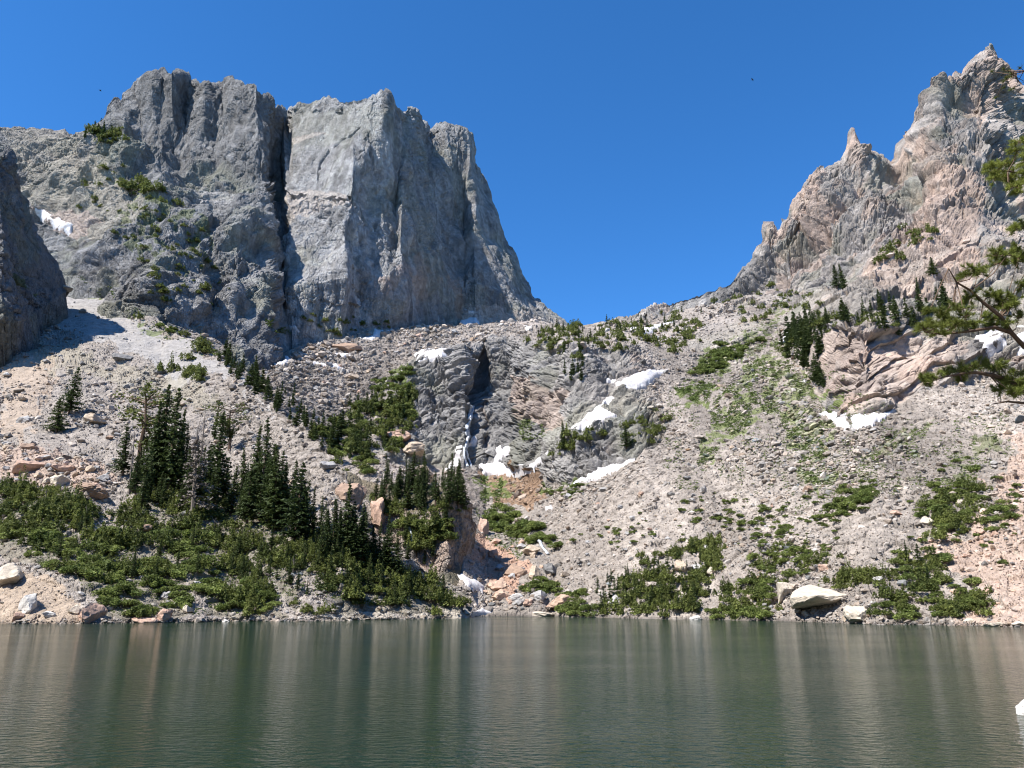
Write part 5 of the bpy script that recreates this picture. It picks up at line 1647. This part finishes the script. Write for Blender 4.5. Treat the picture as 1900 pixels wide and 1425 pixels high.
for poly, n in ZG + [([(0, 905), (60, 905), (130, 910), (190, 960), (300, 910), (420, 930), (560, 985), (680, 1020), (760, 1050), (850, 1105), (700, 1125), (560, 1100), (430, 1140), (200, 1140), (190, 1110), (130, 1080), (50, 1035), (0, 1020)], 5200), ([(1240, 720), (1440, 610), (1700, 790), (1880, 760), (1880, 860), (1500, 960), (1230, 900)], 4200)]:
    p = np.array(poly, float)
    q = p.min(0) + (p.max(0) - p.min(0)) * RNG.random((n * 3, 2))
    q = q[inpoly(q[:, 0], q[:, 1], poly)]
    v = fbm(np.stack([q[:, 0] / 14, q[:, 1] / 20, np.zeros(len(q))], -1), 3, 90)
    q = q[v > 0.0][:n]
    for (x, y) in q:
        g = ground(x, y)
        if g is None:
            continue
        s_ = RNG.uniform(1.6, 3.2) * depth_of(g[0]) / F
        C = g[0] + RNG.normal(0, .5, (7, 3)) * s_ * [1, 1, .15] + [0, 0, .2 * s_]
        tri_clump(gm, C, np.full(7, s_ * .8), RNG, up=.9)
o_ = gm.build('grass', M_GRASS)
o_['kind'] = 'stuff'

# ---------------------------------------------------------------- bleached dead stems and driftwood on the left bank
STEMS = [((180, 1076), (178, 1060), 'short bleached stump low in the left shrubs'), ((163, 972), (161, 938), 'bleached forked stem in the shrubs below the brown slab'), ((82, 930), (86, 908), 'bleached twig by the far left shrubs'), ((396, 990), (401, 962), 'bleached pole under the bare trunked spruce'), ((449, 1000), (451, 978), 'pale pole in the shrubs under the second stand'),
         ((458, 1002), (460, 984), 'shorter pale pole right of its twin under the second stand'), ((543, 1062), (545, 1032), 'pale upright stem above the bare strips'), ((292, 975), (286, 962), 'tilted bleached stub left of the dead tree'), ((410, 1086), (432, 1104), 'bleached log lying across the shrubs near the shore'), ((318, 938), (305, 920), 'leaning bleached log below the left stand'),
         ((541, 1000), (538, 972), 'whitish trunk foot under the broad spruce'), ((600, 1075), (598, 1070), 'tiny pale stub above the shore'), ((790, 1098), (828, 1126), 'long grey log slanting down to the point'), ((1205, 1148), (1262, 1149), 'driftwood log floating along the far shore thicket'), ((480, 1000), (478, 982), 'pale pole right of the twins under the second stand')]
for i_, (a, b, lab) in enumerate(STEMS):
    g = ground(*a)
    if g is None:
        continue
    p0 = g[0]
    d = depth_of(p0)
    p1 = at_depth(np.array(float(b[0])), np.array(float(b[1])), np.array(d - .3))
    rr = random.Random(i_)
    mb = MB()
    L = np.linalg.norm(p1 - p0)
    midp = (p0 + p1) / 2 + np.array([rr.uniform(-.06, .06) * L, 0, rr.uniform(-.03, .05) * L])
    mb.tube([p0 - (p1 - p0) * .08, midp, p1], [.15, .11, .04], 6)
    for k in range(4):
        u = rr.uniform(.4, .95)
        q = p0 * (1 - u) + p1 * u
        mb.tube([q, q + np.array([rr.uniform(-.22, .22) * L, rr.uniform(-.1, .1), rr.uniform(.02, .2) * L])], [.05, .02], 4)
    tag(mb.build('dead_stem', M_DEAD), lab, 'dead wood')

# ---------------------------------------------------------------- two birds
M_BIRD, t_, b_ = newmat('bird_feathers')
b_.inputs['Base Color'].default_value = (0.02, 0.02, 0.022, 1)
for (x, y, lab, a) in ((186, 168, 'tiny dark bird in the sky left of the grey towers', .5), (1396, 148, 'tiny dark bird high in the open sky left of the spires', -.4)):
    mb = MB()
    th = np.linspace(0, 2 * math.pi, 9)[:-1]
    prof = [(-.22, .0), (-.16, .035), (-.05, .06), (.08, .05), (.15, .04), (.2, .03), (.24, .004)]
    mb.tube([(u, 0, .02 * (u > .1)) for u, _ in prof], [max(r, .003) for _, r in prof], 8)
    for sgn in (-1, 1):
        w3 = np.array([(.1, .03 * sgn, .02), (-.1, .03 * sgn, .02), (-.08, .2 * sgn, .09), (.06, .2 * sgn, .1), (-.1, .4 * sgn, .05), (-.02, .4 * sgn, .06)])
        mb.add(np.concatenate([w3, w3 - [0, 0, .012]]), [(0, 1, 2), (0, 2, 3), (3, 2, 4), (3, 4, 5), (6, 8, 7), (6, 9, 8), (9, 10, 8), (9, 11, 10)])
    mb.add([(-.2, -.02, 0), (-.2, .02, 0), (-.34, .05, .01), (-.34, -.05, .01)], [(0, 1, 2, 3)])
    o = mb.build('bird', M_BIRD)
    o.location = at_depth(np.array(float(x)), np.array(float(y)), np.array(85.0))
    o.rotation_euler = (.7 * a, .3, a * 2)
    o.scale = (.62, .62, .62)
    tag(o, lab, 'bird')


# ---------------------------------------------------------------- near shore, rock at the right and the pine whose boughs reach in
def build_near():
    x = np.linspace(-40, 46, 150)
    y = np.linspace(-26, 11.5, 80)
    gx, gy = np.meshgrid(x, y)
    edge = 9.4 + 0.6 * np.sin(gx * .5) + np.clip(gx - 8, 0, 30) * .05
    z = np.clip((edge - gy) * .22, -1.2, 1.15) + .10 * fbm(np.stack([gx, gy, gx * 0], -1), 4, 3) + np.clip(gx - 9, 0, 20) * .02 * (gy < 9)
    P = np.stack([gx, gy, z], -1)
    c = np.broadcast_to(np.array(TAL) * .8, P.shape) * (0.8 + .4 * facets(P / .5, 5)[2])[..., None]
    struct(mesh_np('shore', P.reshape(-1, 3), grid_faces(*gx.shape), M_TALUS, c.reshape(-1, 3)))
    p = at(np.array(1936.0), np.array(1330.0), np.array(23.0))
    V, Fc = BIGROCK[3]
    o = mesh_np('boulder', V * [.72, .8, .34], Fc, M_BOULDER['white'])
    o.location = (p[0], p[1], 0.0)
    o.rotation_euler = (0, -.15, .2)
    tag(o, 'white rock tip standing in the water at the lower right edge', 'boulder')


build_near()


def near_pine():
    rng = np.random.default_rng(77)
    Y0 = 9.4
    base = np.array([8.3, 9.2, .75])
    root = empty('pine_tree', base)
    tag(root, 'near pine outside the right edge whose needled boughs reach into the picture', 'tree')
    tb = MB()
    tz = np.linspace(-.3, 12.5, 12)
    tp = np.stack([.12 * np.sin(tz * .5), .1 * np.cos(tz * .4), tz], 1)
    tb.tube(tp, np.interp(tz, [0, 12.5], [.2, .03]), 10)
    tb.build('trunk', M_BARK, root)

    def pt(x, y, dy=0.0):
        return at(np.array(float(x)), np.array(float(y)), np.array(Y0 + dy + (x - 1900) * .004)) - base

    boughs = [
        (1, [(2010, 690), (1900, 643), (1876, 617), (1857, 587), (1824, 561), (1801, 539), (1775, 524), (1760, 498)], [(1809, 505, 24), (1786, 512, 14), (1868, 474, 26), (1890, 480, 22), (1850, 490, 20), (1861, 557, 24), (1836, 548, 22), (1850, 572, 22), (1801, 552, 18), (1880, 560, 24), (1893, 530, 18), (1775, 574, 20), (1748, 585, 16), (1790, 588, 22), (1815, 597, 22), (1838, 592, 20), (1862, 600, 18), (1890, 590, 22)]),
        (2, [(1876, 617), (1845, 607), (1809, 613), (1770, 618), (1745, 620), (1716, 616)], [(1716, 612, 16), (1735, 608, 18), (1755, 600, 20), (1775, 604, 18), (1745, 618, 14), (1790, 606, 16)]),
        (3, [(2000, 770), (1900, 728), (1868, 703), (1835, 695), (1809, 691), (1780, 694), (1753, 699), (1716, 710)], [(1716, 706, 12), (1735, 701, 13), (1755, 694, 15), (1775, 688, 15), (1795, 684, 16), (1815, 680, 18), (1835, 680, 18), (1852, 678, 14), (1868, 706, 26), (1888, 712, 26), (1856, 722, 18), (1895, 690, 18), (1880, 730, 18)]),
        (4, [(2020, 350), (1940, 330), (1900, 322), (1870, 318), (1846, 314)], [(1832, 310, 14), (1846, 330, 18), (1861, 306, 20), (1880, 326, 24), (1887, 280, 20), (1898, 263, 20), (1883, 347, 18), (1868, 334, 20), (1900, 300, 24), (1898, 335, 22), (1850, 318, 16)]),
        (5, [(2000, 440), (1920, 428), (1896, 424)], [(1884, 427, 12), (1900, 418, 14)]),
        (6, [(2000, 500), (1930, 482), (1890, 478), (1866, 470)], [(1895, 465, 18), (1880, 488, 18), (1850, 474, 18)]),
        (7, [(1980, 760), (1900, 748), (1868, 745), (1840, 750)], [])]
    for n, sk_, cl in boughs:
        P = np.array([pt(x, y, .1 * math.sin(n * 2.1 + i)) for i, (x, y) in enumerate(sk_)])
        if sk_[0][0] > 1950:
            z0 = P[0][2] - .15
            k = np.array([np.interp(z0, tz, tp[:, 0]), np.interp(z0, tz, tp[:, 1]), z0])
            P = np.concatenate([[k], P])
        wood = MB()
        wood.tube(P, np.linspace(.045 if n in (1, 3) else .028, .006, len(P)), 6)
        needles = MB()
        tw = np.array([pt(x, y) for x, y in sk_])
        for (x, y, r) in cl + [(x_ + rng.normal(0, 13), y_ + rng.normal(0, 7), r_ * .6) for x_, y_, r_ in cl[::3]]:
            c = pt(x, y, rng.uniform(-.25, .25))
            j = np.argmin(np.linalg.norm(P[1:] - c, axis=1)) + 1
            wood.tube([P[j], (P[j] + c) / 2 + rng.normal(0, .02, 3) - [0, 0, .02], c], [.009, .007, .004], 4)
            R = r * Y0 / F
            for q in range(int(6 + r * .4)):
                d0 = rng.normal(size=3)
                d0[2] = d0[2] * .55 + .15
                d0 /= np.linalg.norm(d0)
                tcen = c + d0 * R * rng.uniform(.2, 1.0)
                wood.tube([c + (tcen - c) * .1, tcen], [.005, .003], 3)
                m = 56
                d = rng.normal(size=(m, 3)) + (d0 + [0, 0, .5]) * .9
                d /= np.linalg.norm(d, axis=1)[:, None]
                e = np.cross(d, rng.normal(size=(m, 3)))
                e /= np.linalg.norm(e, axis=1)[:, None]
                Ln = rng.uniform(.045, .078, (m, 1))
                o_c = tcen + d * .004 + d0 * rng.uniform(-.03, .02, (m, 1))
                V = np.stack([o_c - e * .003, o_c + e * .003, o_c + d * Ln], 1).reshape(-1, 3)
                needles.add(V, np.arange(3 * m).reshape(-1, 3))
        wo_ = wood.build('branch', M_BARK, root)
        if cl:
            needles.build('needles', M_PINE, wo_)
    for k in range(34):                                      # the rest of the crown, beyond the frame
        z0 = 2.6 + 9.6 * (k + rng.random()) / 34
        a = rng.random() * 6.283
        L = (2.3 - 1.7 * max(0, (z0 - 4) / 8.5)) * rng.uniform(.7, 1.1)
        if math.cos(a) < .25:
            L = min(L, 1.05)
        k0 = np.array([np.interp(z0, tz, tp[:, 0]), np.interp(z0, tz, tp[:, 1]), z0])
        d = np.array([math.cos(a), math.sin(a), .12])
        P = np.array([k0, k0 + d * L * .5 - [0, 0, .06], k0 + d * L + [0, 0, .12]])
        wood, needles = MB(), MB()
        wood.tube(P, [.035, .02, .006], 5)
        for q in range(int(16 + 14 * L)):
            u = rng.uniform(.35, 1.02)
            b = k0 + d * L * u + [0, 0, .05 * u]
            c = b + rng.normal(0, .16, 3) * [1, 1, .5]
            wood.tube([b, c], [.006, .003], 3)
            m = 40
            dd = rng.normal(size=(m, 3)) + (d + [0, 0, .5]) * .6
            dd /= np.linalg.norm(dd, axis=1)[:, None]
            e = np.cross(dd, rng.normal(size=(m, 3)))
            e /= np.linalg.norm(e, axis=1)[:, None]
            V = np.stack([c - e * .003, c + e * .003, c + dd * rng.uniform(.045, .085, (m, 1))], 1).reshape(-1, 3)
            needles.add(V, np.arange(3 * m).reshape(-1, 3))
        needles.build('needles', M_PINE, wood.build('branch', M_BARK, root))


near_pine()
